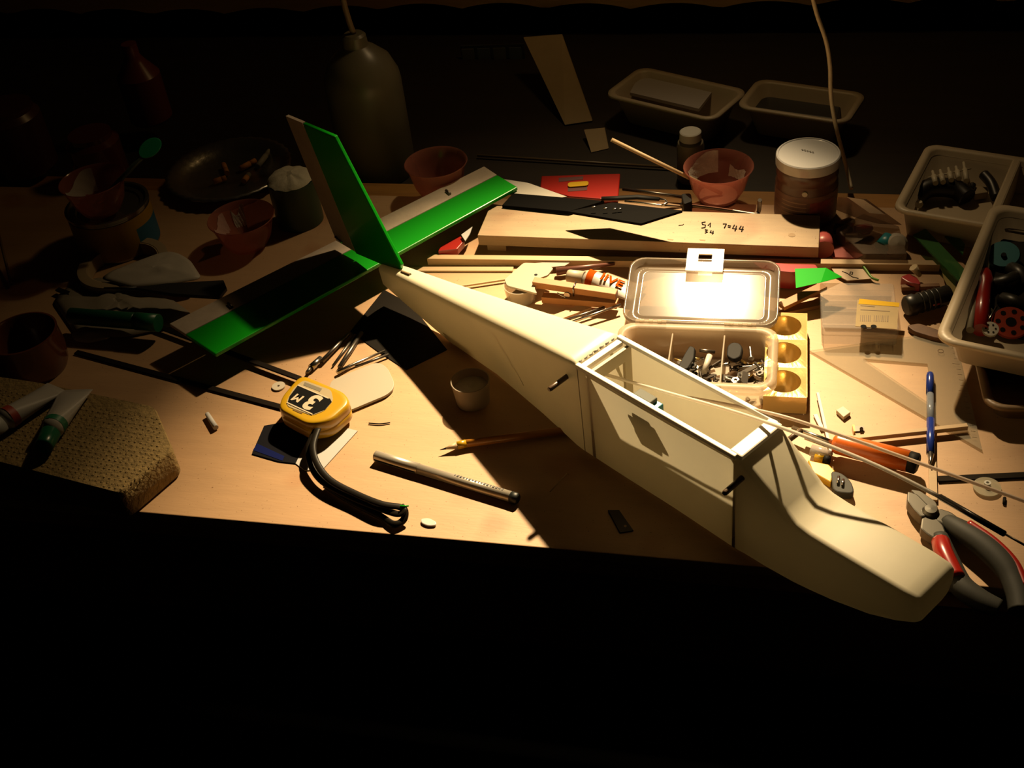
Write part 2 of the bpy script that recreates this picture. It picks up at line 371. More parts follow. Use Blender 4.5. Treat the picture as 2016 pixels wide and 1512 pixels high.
# bulkhead with a window inside the opening
bk = B(); q = smpl(ST, 0.03)
def frame(b_, s_, t, ow, oz0, oz1, iw, iz0, iz1):
    O = [(-ow, oz0), (ow, oz0), (ow, oz1), (-ow, oz1)]; I = [(-iw, iz0), (iw, iz0), (iw, iz1), (-iw, iz1)]
    vs = [F(s_ + d, a, b2) for d in (0, t) for ring in (O, I) for a, b2 in ring]
    fs = []
    for k in range(4):
        k2 = (k + 1) % 4
        fs += [(k, k2, 4 + k2, 4 + k), (8 + k2, 8 + k, 12 + k, 12 + k2), (k2, k, 8 + k, 8 + k2), (4 + k, 4 + k2, 12 + k2, 12 + k)]
    return b_.add(vs, fs)
frame(bk, 0.011, 0.003, 0.0243, -0.007, 0.0845, 0.0165, 0.006, 0.072).obj('bulkhead', mat('bulkhead_ply', (0.74, 0.62, 0.42), 0.6), plane)
frame(B(), 0.160, 0.003, 0.0238, -0.010, 0.083, 0.012, 0.01, 0.05).obj('front_bulkhead', MATS['bulkhead_ply'], plane)
# skid lump and tail slot
B().loft([fring(s_, (z1, z0, 0.006, 0.004, 0.002, 0.002)) for s_, z0, z1 in ((-0.205, -0.003, 0.008), (-0.196, -0.0048, 0.008), (-0.178, -0.0052, 0.008), (-0.163, -0.003, 0.008))]).obj('skid', shell, plane)
# dowels for the rubber bands
for (s_, z_) in ((-0.013, 0.068), (0.169, 0.070)):
    for sg in (-1, 1):
        b_ = B().tube([F(s_, sg * 0.0235, z_), F(s_, sg * 0.044, z_ - 0.001), F(s_, sg * 0.0452, z_ - 0.001)], [0.0022, 0.0022, 0.0016], 12)
        b_.obj('dowel', mat('dark_dowel', (0.13, 0.075, 0.04), 0.35), plane)
mat('seam_grey', (0.55, 0.46, 0.28), 0.7)
# jagged seam line on the side of the tail boom
path = []
for i, z_ in enumerate([0.061, 0.055, 0.049, 0.043, 0.037, 0.031, 0.024, 0.014]):
    s_ = -0.120 + 0.035 * (1 - (z_ - 0.02) / 0.054) + 0.0015 * math.sin(i * 2.3); q = smpl(ST, s_); t = (z_ - q[1]) / (q[0] - q[1])
    path.append(G(s_, -(q[3] + (q[2] - q[3]) * t) + 0.0003, z_))
B().tube(path, 0.00045, 6).obj('seam', MATS['seam_grey'], plane)
path = []
for i in range(9):
    z_ = 0.083 - i * 0.0112; q = smpl(ST, 0.001); t = (z_ - q[1]) / (q[0] - q[1]); path.append(F(0.001, -(q[3] + (q[2] - q[3]) * t) + 0.0001, z_))
B().tube(path, 0.0004, 6).obj('seam', MATS['seam_grey'], plane)

# tail: stabiliser (green) with balsa elevators, fin with balsa rudder
ZS = 0.031
Lr, Lf, Rr, Rf = P(333, 637, ZS), P(424, 697, ZS), P(953, 327, ZS), P(1019, 368, ZS)
def lerp(a, b, t): return a + (b - a) * t
hl, hr = 0.42, 0.42
Lh, Rh = P(365, 658, ZS), P(979, 344, ZS)
TH = 0.0042
st = B().slab([Lh, Lf, Rf, Rh], (0, 0, -TH)); st.obj('stabiliser', green, plane, 0.0010)
def elev(t0, t1):
    a0, a1 = lerp(Lr, Rr, t0), lerp(Lr, Rr, t1); b0, b1 = lerp(Lh, Rh, t0), lerp(Lh, Rh, t1); g = 0.0006
    d = ((a0 - b0).normalized()) * g
    return B().slab([a0, b0 + d, b1 + d, a1], (0, 0, -0.0036)).obj('elevator', balsa, plane, 0.0008)
elev(0.0, 0.535); elev(0.575, 1.0)
for (u, v, du, dv) in ((878, 375, 8, 7), (449, 597, 8, 8)):
    p0 = P(u, v, ZS + 0.0012); p1 = P(u + du, v + dv, ZS + 0.0012)
    B().tube([p0, p1], 0.0016, 8).obj('hinge', dsteel, plane)
def finq(pts): return [F(s_, 0, z_) for s_, z_ in pts]
W0 = 0.0115
fin_top_r = FW(565, 227, W0); fin_top_f = FW(661, 267, W0); fin_base_f = FW(792, 521, W0); fin_base_r = FW(664, 470, W0)
ht = (fin_top_r[0] + (fin_top_f[0] - fin_top_r[0]) * 0.36, fin_top_r[1] + (fin_top_f[1] - fin_top_r[1]) * 0.36)
hb = (fin_base_r[0] + (fin_base_f[0] - fin_base_r[0]) * 0.30, fin_base_r[1] - 0.002)
def finslab(pts, th, name, m):
    top = [F(s_, W0 - th / 2, z_) for s_, z_ in pts]; return B().slab(top, FC * th).obj(name, m, plane, 0.0010)
base_low = (fin_base_f[0], 0.046)
finslab([ht, fin_top_f, fin_base_f, (fin_base_f[0] - 0.004, fin_base_f[1] - 0.010), (hb[0], 0.024), hb], 0.0042, 'fin', green)
finslab([fin_top_r, (ht[0] - 0.0008, ht[1]), (hb[0] - 0.0008, hb[1]), (hb[0] - 0.0008, 0.026), (fin_base_r[0], 0.026)], 0.0036, 'rudder', balsa)
p0 = FW(660, 466, W0 - 0.004); p1 = FW(673, 477, W0 - 0.004)
B().tube([F(p0[0], W0 - 0.004, p0[1]), F(p1[0], W0 - 0.004, p1[1])], 0.0013, 8).obj('hinge', steel, plane)
B().tube([G(-0.262, -0.003, 0.0515), G(-0.248, -0.003, 0.0540)], 0.0016, 8).obj('fin_slot', mat('slot_wood', (0.35, 0.24, 0.12), 0.7), plane)

# servo inside, two white pushrod tubes leaving over the nose
sp = FW(1278, 797, -0.012); sv = thing('servo', F(sp[0], -0.012, sp[1] - 0.013), 'small teal servo lying inside the open fuselage', 'servo')
def fbox(c, size): 
    return (F(*c), tuple(x * K for x in size), (FA, FC, Vector((0, 0, 1))))
c_, z_, a_ = fbox((sp[0], -0.012, sp[1] - 0.004), (0.022, 0.010, 0.016)); B().box(c_, z_, ax=a_).obj('case', teal_p, sv, 0.001)
c_, z_, a_ = fbox((sp[0] - 0.004, -0.012, sp[1] + 0.0055), (0.018, 0.009, 0.004)); B().box(c_, z_, ax=a_).obj('cover', mat('servo_grey', (0.16, 0.17, 0.14), 0.6, spec=0.15), sv, 0.0008)
c_, z_, a_ = fbox((sp[0] + 0.014, -0.012, sp[1] - 0.006), (0.006, 0.010, 0.0025)); B().box(c_, z_, ax=a_).obj('mounting_ear', teal_p, sv, 0.0005)
c_, z_, a_ = fbox((sp[0] - 0.014, -0.012, sp[1] + 0.001), (0.006, 0.010, 0.0025)); B().box(c_, z_, ax=a_).obj('mounting_ear', teal_p, sv, 0.0005)
pA = [P(u, v, z) for u, v, z in ((1178, 733, 0.072), (1300, 769, 0.086), (1488, 824, 0.1035), (1700, 905, 0.135), (1850, 978, 0.152), (1960, 1041, 0.160))]
rod = B().tube(smooth_path(pA[:5]), 0.00135, 8).obj('pushrod', mat('rod_white', (1.4, 1.3, 1.15), 0.4, transl=0.45), plane)
B().tube([pA[4], pA[5] + (pA[5] - pA[4]) * 0.15], 0.0019, 8).obj('carbon_sleeve', carbon, rod)
pe = P(2040, 1086, 0.166)
B().tube([pA[5], pe], 0.0007, 6).obj('wire', dsteel, rod)
pB = [P(u, v, z) for u, v, z in ((1352, 782, 0.088), (1430, 796, 0.095), (1535, 818, 0.1035), (1650, 855, 0.101), (1800, 908, 0.094), (2045, 997, 0.082))]
B().tube(smooth_path(pB), 0.0013, 8).obj('pushrod', mat('rod_pinkish', (1.3, 1.12, 0.95), 0.4, transl=0.45), plane)

# ================================================================== things at the middle of the bench
def tray(name, A, Bp, depth, z0, z1, m, label, cat='tray', group=None, flange=0.006, slope=0.006, rad=0.014, wall=0.0015, lipdrop=0.003, divider=None, step=0):
    """open tray: A, Bp = front-left and front-right rim corners (z1 height), depth backwards"""
    A = Vector(A); Bp = Vector(Bp); X = (Bp - A); X.z = 0; L = X.length; X.normalize(); Y = Vector((-X.y, X.x, 0))
    c = A + X * (L / 2) + Y * (depth / 2); hx, hy = L / 2, depth / 2
    root = thing(name, Vector((c.x, c.y, z0)), label, cat, group)
    def rg(off, z, r): return rrect(Vector((c.x, c.y, z)), X, Y, hx - off, hy - off, max(r, 0.002))
    body = B().loft([rg(flange + slope, z0, rad * 0.7), rg(flange, z1 - 0.001, rad * 0.8), rg(0.0006, z1 - 0.0012, rad), rg(0.0, z1 - lipdrop, rad),
                     rg(-0.0006, z1 - lipdrop, rad), rg(-0.0003, z1, rad), rg(flange - 0.001, z1 + 0.0002, rad * 0.8), rg(flange + wall, z1 - 0.0015, rad * 0.75),
                     rg(flange + wall + slope, z0 + 0.002, rad * 0.6)])
    body.obj('body', m, root, 0)
    if step:
        B().loft([rg(flange + wall + 0.0004, z1 - step - 0.0008, rad * 0.72), rg(flange + wall + 0.0004, z1 - step, rad * 0.72), rg(flange + wall + 0.0016, z1 - step, rad * 0.70), rg(flange + wall + 0.0016, z1 - step - 0.0008, rad * 0.70)], False, False).obj('inner_ledge', m, root)
    if divider is not None:
        cc = A + X * (L * divider) + Y * (depth / 2)
        B().box(Vector((cc.x, cc.y, (z0 + z1) / 2 + 0.001)), (0.009, depth - 2 * flange, z1 - z0 - 0.001), ax=(X, Y, Vector((0, 0, 1)))).obj('divider', m, root, 0.002)
    return root, X, Y, c

# ---- parts box with open lid
zb = 0.029
A = P(1190, 752, zb); Bq = P(1527, 768, zb)
Bk = P(1533, 643, zb)
X = (P(1530, 643, zb) - P(1218, 632, zb)); X.z = 0; X.normalize(); Y = Vector((-X.y, X.x, 0))
dep = (Bk - Bq).dot(Y); FRt = P(1529, 768, zb); wid = (P(1531, 655, zb) - P(1213, 650, zb)).dot(X)
cB = FRt - X * (wid / 2) + Y * (dep / 2)
pbox = thing('parts_box', Vector((cB.x, cB.y, 0)), 'frosted plastic parts box with open lid and three full compartments', 'box')
def rb(off, z, r): return rrect(Vector((cB.x, cB.y, z)), X, Y, wid / 2 - off, dep / 2 - off, r)
B().loft([rb(0.010, 0.0005, 0.010), rb(0.0075, 0.004, 0.012), rb(0.006, zb - 0.010, 0.013), rb(0.0015, zb - 0.009, 0.015), rb(0.0, zb - 0.006, 0.015), rb(0.0005, zb - 0.001, 0.015), rb(0.0025, zb, 0.014),
          rb(0.006, zb - 0.0003, 0.012), rb(0.0085, zb - 0.0015, 0.010), rb(0.0095, 0.0032, 0.008)]).obj('body', frost, pbox)
for t in (0.345, 0.668):
    p = cB - X * (wid / 2) + X * (wid * t)
    B().box(Vector((p.x, p.y, 0.0145)), (0.0014, dep - 0.019, 0.021), ax=(X, Y, Vector((0, 0, 1)))).obj('divider', frost, pbox, 0.0003)
# lid, lying open behind
ang = math.radians(9.5); hinge = cB + Y * (dep / 2 + 0.001); hinge.z = zb - 0.003
LY = Y * math.cos(ang) + Vector((0, 0, math.sin(ang))); LN = X.cross(LY)
lw = wid * 0.985; lh = dep * 0.97; cL = hinge + LY * (lh / 2 + 0.002)
def rl(off, h, r): return rrect(cL + LN * h, X, LY, lw / 2 - off, lh / 2 - off, r)
lid = B().loft([rl(0.004, -0.008, 0.012), rl(0.001, -0.006, 0.014), rl(0.0, 0.0, 0.014), rl(0.0012, 0.0006, 0.014), rl(0.0024, 0.0, 0.013), rl(0.0045, -0.005, 0.011), rl(0.0115, -0.0058, 0.007), rl(0.0125, -0.0050, 0.006), rl(0.0140, -0.0058, 0.005)]).obj('lid', frost_lid, pbox)
for t in (-0.30, 0.26):
    p = hinge + X * (wid * t) + Vector((0, 0, 0.0015)); B().tube([p - X * 0.014, p + X * 0.014], 0.0026, 10).obj('hinge', frost, lid)
    for k in (-1, 0, 1):
        B().box(p + X * (0.008 * k) + Vector((0, 0, 0.002)), (0.004, 0.003, 0.002), ax=(X, Y, Vector((0, 0, 1)))).obj('hinge_tab', frost, lid, 0.0003)
pc = cL + LY * (lh / 2 + 0.002) + LN * 0.002
cw = lw * 0.245 / 2
cl_o = [pc + X * sx * cw + LY * sy for sx, sy in ((-1, -0.020), (1, -0.020), (1, 0.010), (-1, 0.010))]
hw_ = cw * 0.38
cl_i = [pc + X * sx * hw_ + LY * sy for sx, sy in ((-1, -0.008), (1, -0.008), (1, 0.003), (-1, 0.003))]
t_ = LN * -0.0016; fs = []
for k in range(4):
    k2 = (k + 1) % 4
    fs += [(k, k2, 4 + k2, 4 + k), (8 + k2, 8 + k, 12 + k, 12 + k2), (k2, k, 8 + k, 8 + k2), (4 + k, 4 + k2, 12 + k2, 12 + k)]
B().add(cl_o + cl_i + [p + t_ for p in cl_o + cl_i], fs).obj('clasp', frost_lid, lid)
# scattered hardware
def screw_mesh(L=0.015, r=0.0014):
    b_ = B().lathe((0, 0, 0), [(0.0, 0.0), (r * 2.0, 0.0), (r * 1.9, r * 0.7), (r, r * 1.3), (r, L * 0.9), (0.0001, L)], 8); return b_
def nut_mesh(r=0.0036, h=0.0024): return B().lathe((0, 0, 0), [(r * 0.5, 0), (r, 0), (r, h), (r * 0.5, h), (r * 0.5, 0)], 6)
def clip_mesh(): 
    return B().slab(rpoly([(-0.008, -0.003, 0.001), (0.008, -0.003, 0.001), (0.008, 0.003, 0.001), (-0.008, 0.003, 0.001)], 0.003), (0, 0, -0.0012))
def pin_mesh(): return B().tube([(-0.007, 0, 0), (0.007, 0, 0)], 0.0011, 8)
proto = {}
def loose(kind, mk, m, loc, rot, label, cat, group):
    key = (kind, m.name)
    if key not in proto:
        o = mk().obj(kind, m, None, origin=(0, 0, 0)); proto[key] = o
    else:
        o = proto[key].copy(); COL.objects.link(o)
    o.location = loc; o.rotation_euler = rot; tag(o, label, cat, group); return o
brass = mat('brass', (0.55, 0.36, 0.12), 0.3, 0.9)
comp = [(-0.5 + 0.05, -0.165), (-0.145, 0.158), (0.178, 0.465)]
names = ['left', 'middle', 'right']
for ci, (a0, a1) in enumerate(comp):
    for k in range((22, 36, 48)[ci]):
        tx = random.uniform(a0 + 0.02, a1 - 0.02); ty = random.uniform(-0.34, 0.16 if ci != 2 else 0.22)
        p = cB + X * (wid * tx) + Y * (dep * ty); hz = 0.0065 + 0.013 * random.random() * (1 - abs(tx - (a0 + a1) / 2) / (a1 - a0) * 1.6)
        p.z = hz; rot = (random.uniform(1.1, 1.9), random.uniform(-0.4, 0.4), random.uniform(0, 6.28))
        g = names[ci] + ' compartment hardware'
        r_ = random.random()
        if r_ < 0.40: loose('screw', screw_mesh, steel, p, rot, 'small steel screw in the %s compartment of the parts box' % names[ci], 'screw', g + ' screws')
        elif r_ < 0.55: loose('nut', nut_mesh, steel, p, (rot[0] - 1.5, rot[1], rot[2]), 'steel hexagon nut in the %s compartment of the parts box' % names[ci], 'nut', g + ' nuts')
        elif r_ < 0.68: loose('pin', pin_mesh, brass, p, (0.2, rot[1], rot[2]), 'brass pin in the %s compartment of the parts box' % names[ci], 'pin', g + ' pins')
        elif r_ < 0.84: loose('screw', screw_mesh, dsteel, p, rot, 'dark screw in the %s compartment of the parts box' % names[ci], 'screw', g + ' dark screws')
        else: loose('clip', clip_mesh, dsteel, p, (rot[0] - 1.5, rot[1], rot[2]), 'dark metal clip in the %s compartment of the parts box' % names[ci], 'clip', g + ' clips')
o = B().slab(rpoly([P(u, v, 0.024) for u, v in ((1334, 722), (1350, 692), (1358, 680), (1368, 684), (1366, 706), (1352, 728))], 0.004), (0.001, 0.002, -0.005)).obj('control_horn', dark_p, None, 0.0008)
tag(o, 'black control horn standing in the middle compartment of the parts box', 'horn')
o = B().slab(rpoly([P(u, v, 0.024) for u, v in ((1430, 700), (1432, 680), (1442, 673), (1456, 675), (1462, 684), (1458, 702), (1444, 708))], 0.003), (0.001, 0.002, -0.006)).obj('rubber_grommet', dark_p, None, 0.001)
tag(o, 'black rubber grommet on top of the right compartment hardware', 'grommet')
for (u0, v0, u1, v1, lab) in ((1397, 700, 1386, 733, 'pale plastic clevis beside the divider of the parts box'), (1378, 690, 1407, 693, 'dark rod across the middle compartment of the parts box')):
    B_ = B().tube([P(u0, v0, 0.020), P(u1, v1, 0.016)], 0.0026 if 'pale' in lab else 0.0016, 10)
    tag(B_.obj('clevis' if 'pale' in lab else 'steel_rod', mat('clevis_grey', (0.62, 0.58, 0.50), 0.5) if 'pale' in lab else dsteel, None), lab, 'clevis' if 'pale' in lab else 'rod')

# ---- gold moulded tray
zg = 0.019
gA = P(1515, 780, zg); gB = P(1588, 783, zg); gT = P(1604, 618, zg)
GX = (gB - gA).normalized(); GY = gT - gB; GY = (GY - GX * GY.dot(GX)); gL = GY.length; GY.normalize()
gold_t = thing('gold_tray', Vector((gB.x - 0.02, gB.y + 0.04, 0)), 'shiny gold moulded sweet tray with round wells beside the parts box', 'tray')
gw = gL / 3
gb = B(); gr = min(gw * 0.43, 0.0150)
for k in range(3):
    c = gB - GX * (gr + 0.0045) + GY * (gw * (k + 0.5)); c.z = zg; n = 32
    sq = []; ci_ = []
    for j in range(n):
        a = 2 * math.pi * j / n; cx_, sy_ = math.cos(a), math.sin(a); mm = max(abs(cx_), abs(sy_))
        ex = gr + (0.0045 if cx_ > 0 else 0.0012)
        sq.append(c + GX * (cx_ / mm * ex) + GY * (sy_ / mm * gw / 2)); ci_.append(c + GX * (gr * cx_) + GY * (gr * sy_))
    gb.loft([sq, [p + Vector((0, 0, 0.0006)) for p in ci_]], False, False, smooth=False)
    B().lathe(c, [(gr, 0.0004), (gr * 1.02, -0.001), (gr * 0.93, -0.006), (gr * 0.72, -0.013), (gr * 0.45, -0.0165), (0.0001, -0.0175)], 32, xd=GX).obj('well', gold, gold_t)
e0 = gB + GX * 0.0; e1 = e0 + GY * gL
x0 = gB - GX * (2 * gr + 0.0057)
for a_, b_ in ((gB, e1), (x0, gB), (x0, x0 + GY * gL), (x0 + GY * gL, e1)):
    gb.slab([a_, b_, b_ + Vector((0, 0, -zg + 0.001)), a_ + Vector((0, 0, -zg + 0.001))], (GX * 0.0006 + GY * 0.0006))
gb.obj('body', gold, gold_t)

# ---- clear display box with a yellow label
zc = 0.020
cA, cB2, cT = P(1619, 645, zc), P(1770, 648, zc), P(1623, 556, zc)
CXd = (cB2 - cA).normalized(); CYd = Vector((-CXd.y, CXd.x, 0)); cwid = (cB2 - cA).length; cdep = (cT - cA).dot(CYd); cc = cA + CXd * (cwid / 2) + CYd * (cdep / 2)
cbox = thing('clear_box', Vector((cc.x, cc.y, 0)), 'clear plastic display box with a yellow barcode label', 'box')
def rc(off, z): return rrect(Vector((cc.x, cc.y, z)), CXd, CYd, cwid / 2 - off, cdep / 2 - off, 0.0025, 3)
B().loft([rc(0.0012, 0.0006), rc(0.0004, 0.002), rc(0.0004, zc * 0.6)], True, False).obj('base', clearp, cbox)
B().loft([rc(-0.0004, zc * 0.55), rc(-0.0004, zc - 0.001), rc(0.0006, zc)], False, True).obj('cover', clearp, cbox)
for t in (0.30, 0.66):
    B().box(Vector((cc.x, cc.y, zc * 0.4)) + CYd * (cdep * (t - 0.35)), (cwid - 0.004, 0.0008, zc * 0.7), ax=(CXd, CYd, Vector((0, 0, 1)))).obj('inner_wall', clearp, cbox)
lz = zc + 0.0006
lab = slabpx('label', [(1688, 590), (1770, 596), (1766, 648), (1684, 642)], lz - 0.0003, lz, cream_lab, cbox)
slabpx('label_band', [(1692, 588), (1771, 596), (1770, 604), (1690, 598)], lz, lz + 0.0002, yellow_lab, lab)
for k in range(14):
    u = 1694 + k * 3.8 + (4 if k > 5 else 0); wd = (1.0, 1.8, 1.2)[k % 3]
    slabpx('bar', [(u, 620 + k * 0.1), (u + wd, 620 + k * 0.1), (u + wd - 0.8, 632 + k * 0.1), (u - 0.8, 632 + k * 0.1)], lz, lz + 0.0002, mat('brown_print', (0.16, 0.09, 0.03), 0.6), lab)
for u in (1700, 1720):
    B().lathe(P(u, 643, lz), [(0.0001, 0.0003), (0.0026, 0.0003)], 16).obj('dot', black_print, lab)
for k in range(2): slabpx('text_line', [(1694, 601 + 8 * k), (1722 + 30 * k, 603 + 9 * k), (1722 + 30 * k, 604 + 9 * k), (1694, 602 + 8 * k)], lz, lz + 0.0002, MATS['brown_print'], lab)

# ---- set square
sqo = [P(u, v, 0.0022) for u, v in ((1594, 690), (1878, 650), (1934, 886))]; sqi = [P(u, v, 0.0022) for u, v in ((1702, 711), (1828, 718), (1846, 806))]
sqi = [P(1700, 706, 0.0022), P(1826, 716, 0.0022), P(1838, 800, 0.0022)]
vs = sqo + sqi; vs2 = [p - Vector((0, 0, 0.0018)) for p in vs]; fs = []
for k in range(3):
    k2 = (k + 1) % 3
    fs += [(k, 3 + k, 3 + k2, k2), (6 + k, 6 + k2, 9 + k2, 9 + k), (k, k2, 6 + k2, 6 + k), (3 + k2, 3 + k, 9 + k, 9 + k2)]
sqr = thing('set_square', Vector((sqo[1].x, sqo[1].y, 0)), 'clear plastic set square with a hollow centre under the blue pen', 'ruler')
B().add(vs + vs2, fs).obj('body', clear_sq, sqr)
for k in range(19):
    t = 0.08 + k * 0.046; p = lerp(sqo[1], sqo[2], t); q_ = p + (sqi[1] - sqo[1]).normalized() * (0.006 if k % 5 == 0 else 0.0035) 
    q_ = p + Vector((-1, 0.1, 0)).normalized() * (0.006 if k % 5 == 0 else 0.0035)
    B().tube([p + Vector((-0.002, 0, 0.0001)), q_ + Vector((-0.002, 0, 0.0001))], 0.00018, 4).obj('graduation', MATS['brown_print'], sqr)
B().lathe(P(1852, 691, 0.0024), [(0.0022, 0), (0.0026, 0), (0.0026, 0.0002), (0.0022, 0.0002)], 16).obj('printed_ring', MATS['brown_print'], sqr)

# ---- blue ballpoint pen
def penpts(a, b, z): return P(a[0], a[1], z), P(b[0], b[1], z)
zp = 0.0065
pen = thing('ballpoint_pen', P(1831, 820, 0.0025), 'blue ballpoint pen lying across the set square', 'pen')
a, b = penpts((1831, 736), (1831, 776), zp); B().tube([a, lerp(a, b, 0.1), b], [0.0028, 0.0033, 0.0033], 12).obj('cap', blue_p, pen)
a, b = penpts((1831, 776), (1832, 828), zp); B().tube([a, b], 0.0030, 12).obj('clear_barrel', mat('pen_clear', (0.45, 0.50, 0.60), 0.2, clear=0.45), pen)
a, b = penpts((1832, 826), (1832, 893), zp); B().tube([a, b], 0.0033, 12).obj('grip', blue_p, pen)
a, b = penpts((1832, 893), (1832, 914), zp); B().tube([a, lerp(a, b, 0.75), b], [0.0030, 0.0012, 0.0004], 12).obj('tip', steel, pen)

# ---- sticks and small bits right of the aeroplane
def stick(name, a, b, z, wd, th, m, label, cat='stick', group=None):
    a3, b3 = P(a[0], a[1], z), P(b[0], b[1], z); d = (b3 - a3).normalized(); n_ = Vector((-d.y, d.x, 0)) * (wd / 2)
    o = B().slab([a3 - n_, b3 - n_, b3 + n_, a3 + n_], (0, 0, -th)).obj(name, m, None, 0.0003); return tag(o, label, cat, group)
stick('wooden_strip', (1655, 863), (1905, 836), 0.0075, 0.0042, 0.0042, batten_m, 'thin square wooden strip above the orange screwdriver', 'strip')
stick('wooden_strip', (1836, 905), (1838, 984), 0.0030, 0.0060, 0.0025, batten_m, 'short wooden strip below the tip of the blue pen', 'strip')
stick('plastic_strip', (1610, 772), (1637, 893), 0.006, 0.0026, 0.0020, mat('pinkish_white', (0.80, 0.68, 0.60), 0.5), 'long thin pinkish white plastic strip beside the nose', 'strip')
stick('plastic_strip', (1605, 815), (1620, 845), 0.0025, 0.0036, 0.0015, MATS['pinkish_white'], 'short thick white plastic strip near the gold tray', 'strip')
o = slabpx('balsa_tile', [(1646, 807), (1660, 799), (1675, 811), (1661, 821)], 0.0002, 0.004, mat('pale_bit', (0.76, 0.68, 0.50), 0.6), None, 0.0006); tag(o, 'small pale square offcut on the plywood near the pen', 'offcut')
cl = thing('metal_clip', P(1690, 845, 0), 'small bent dark metal clip near the orange screwdriver', 'clip')
slabpx('base', [(1680, 838), (1701, 839), (1702, 848), (1682, 849)], 0.0002, 0.0012, dsteel, cl)
slabpx('wall', [(1678, 836), (1682, 836), (1684, 849), (1681, 849)], 0.0002, 0.006, brass, cl)
B().tube([P(1696, 844, 0.0015), P(1696, 844, 0.0035)], 0.0015, 10).obj('stud', steel, cl)

# ---- orange screwdriver
zs = 0.013
sd = thing('screwdriver', P(1720, 905, 0.0), 'screwdriver with an orange handle and a black end', 'screwdriver')
h0, h1 = P(1642, 872, zs), P(1788, 908, zs); h2 = P(1808, 914, zs); r_ = 0.0088
B().tube([h0 + (h0 - h1).normalized() * 0.001, h0, lerp(h0, h1, 0.05), lerp(h0, h1, 0.5), h1], [0.0055, 0.0072, 0.0084, 0.0090, 0.0088], 8).obj('handle', orange_p, sd)
B().tube([h1, lerp(h1, h2, 0.85), h2], [0.0086, 0.0086, 0.0070], 8).obj('end_cap', dark_p, sd)
s0 = P(1560, 842, 0.011); B().tube([h0, s0], 0.0019, 10).obj('shaft', steel, sd)
o = B().tube([P(1585, 862, 0.006), P(1640, 882, 0.006), P(1720, 907, 0.005), P(1765, 925, 0.004)], [0.0016, 0.0016, 0.0014, 0.0012], 8).obj('steel_wire', steel, None); tag(o, 'steel wire lying under the orange screwdriver', 'wire')
# yellow cutter pieces half hidden behind the nose
kn = thing('yellow_cutter', P(1640, 925, 0), 'yellow snap-off cutter partly hidden behind the aeroplane nose', 'cutter')
slabpx('handle', [(1590, 905), (1632, 914), (1644, 926), (1636, 950), (1600, 930)], 0.0005, 0.007, yellow_p, kn, 0.001)
B().slab(rpoly([P(u, v, 0.008) for u, v in ((1636, 926), (1656, 930), (1676, 946), (1684, 972), (1640, 968))], 0.006), (0, 0, -0.007)).obj('grip_end', grey_grip, kn, 0.001)
B().tube([P(1651, 938, 0.0092), P(1650, 952, 0.0092)], 0.0012, 8).obj('slot_bar', steel, kn)
B().tube([P(1660, 944, 0.0092), P(1659, 956, 0.0092)], 0.0012, 8).obj('slot_bar', steel, kn)
kn2 = thing('craft_knife', P(1620, 890, 0), 'small clear and yellow knife cap beside the screwdriver shaft', 'knife')
B().tube([P(1597, 886, 0.006), P(1622, 893, 0.006), P(1634, 897, 0.006)], [0.005, 0.005, 0.0035], 12).obj('clear_cap', mat('knife_clear', (0.62, 0.58, 0.54), 0.2, clear=0.4), kn2)
B().tube([P(1605, 899, 0.004), P(1622, 904, 0.004)], 0.004, 12).obj('collar', yellow_p, kn2)
B().tube([P(1622, 904, 0.004), P(1634, 907, 0.004)], 0.0038, 12).obj('black_end', dark_p, kn2)

# ---- pliers at the right front corner
pl = thing('pliers', P(1850, 1030, 0), 'steel combination pliers with red and grey handles', 'pliers')
zp2 = 0.010
jaw = lambda pts, z, th, nm, m: B().slab(rpoly([P(u, v, z) for u, v in pts], 0.002), (0, 0, -th)).obj(nm, m, pl, 0.0012)
plst = mat('plier_steel', (0.14, 0.13, 0.11), 0.35, 0.85)
jaw([(1787, 966), (1806, 972), (1832, 998), (1838, 1012), (1814, 1018), (1800, 1004), (1786, 985)], 0.012, 0.010, 'jaw', plst)
jaw([(1792, 963), (1812, 966), (1843, 988), (1848, 1004), (1838, 1012), (1818, 990)], 0.011, 0.009, 'jaw', plst)
B().lathe(P(1832, 1005, 0.0125), [(0.0001, 0.0022), (0.0045, 0.0020), (0.0062, 0.0), (0.0062, -0.011), (0.0001, -0.011)], 24).obj('pivot', plst, pl)
jaw([(1838, 1012), (1850, 1000), (1872, 1007), (1890, 1020), (1892, 1034), (1866, 1036), (1846, 1026)], 0.011, 0.009, 'shoulder', plst)
jaw([(1815, 1018), (1838, 1012), (1858, 1034), (1868, 1062), (1846, 1064), (1826, 1052), (1812, 1040)], 0.011, 0.009, 'shoulder', plst)
hA = [P(u, v, z) for u, v, z in ((1862, 1024, .008), (1895, 1045, .011), (1945, 1080, .012), (1985, 1122, .012), (2006, 1170, .011), (2012, 1205, .010))]
B().tube(smooth_path(hA), [0.006 + 0.0045 * math.sin(min(1, i / 20) * math.pi * 0.75) for i in range(31)], 14, flat=0.75).obj('grip', grey_grip, pl)
hA2 = [p + Vector((0.004, 0.004, 0.0035)) for p in hA[1:5]]
B().tube(smooth_path(hA2), 0.0035, 10).obj('grip_inlay', red_p, pl)
hB = [P(u, v, z) for u, v, z in ((1850, 1055, .008), (1866, 1100, .011), (1890, 1150, .011), (1928, 1180, .010), (1968, 1198, .009))]
B().tube(smooth_path(hB), [0.006 + 0.003 * math.sin(i / 24 * math.pi * 0.9) for i in range(25)], 14, flat=0.8).obj('grip', grey_grip, pl)
hB2 = [p + Vector((-0.003, 0.0015, 0.0035)) for p in hB[0:4]]; hB2[0] = P(1852, 1068, 0.010) 
B().tube(smooth_path(hB2[:3]), 0.0068, 12).obj('grip_inlay', red_p, pl)

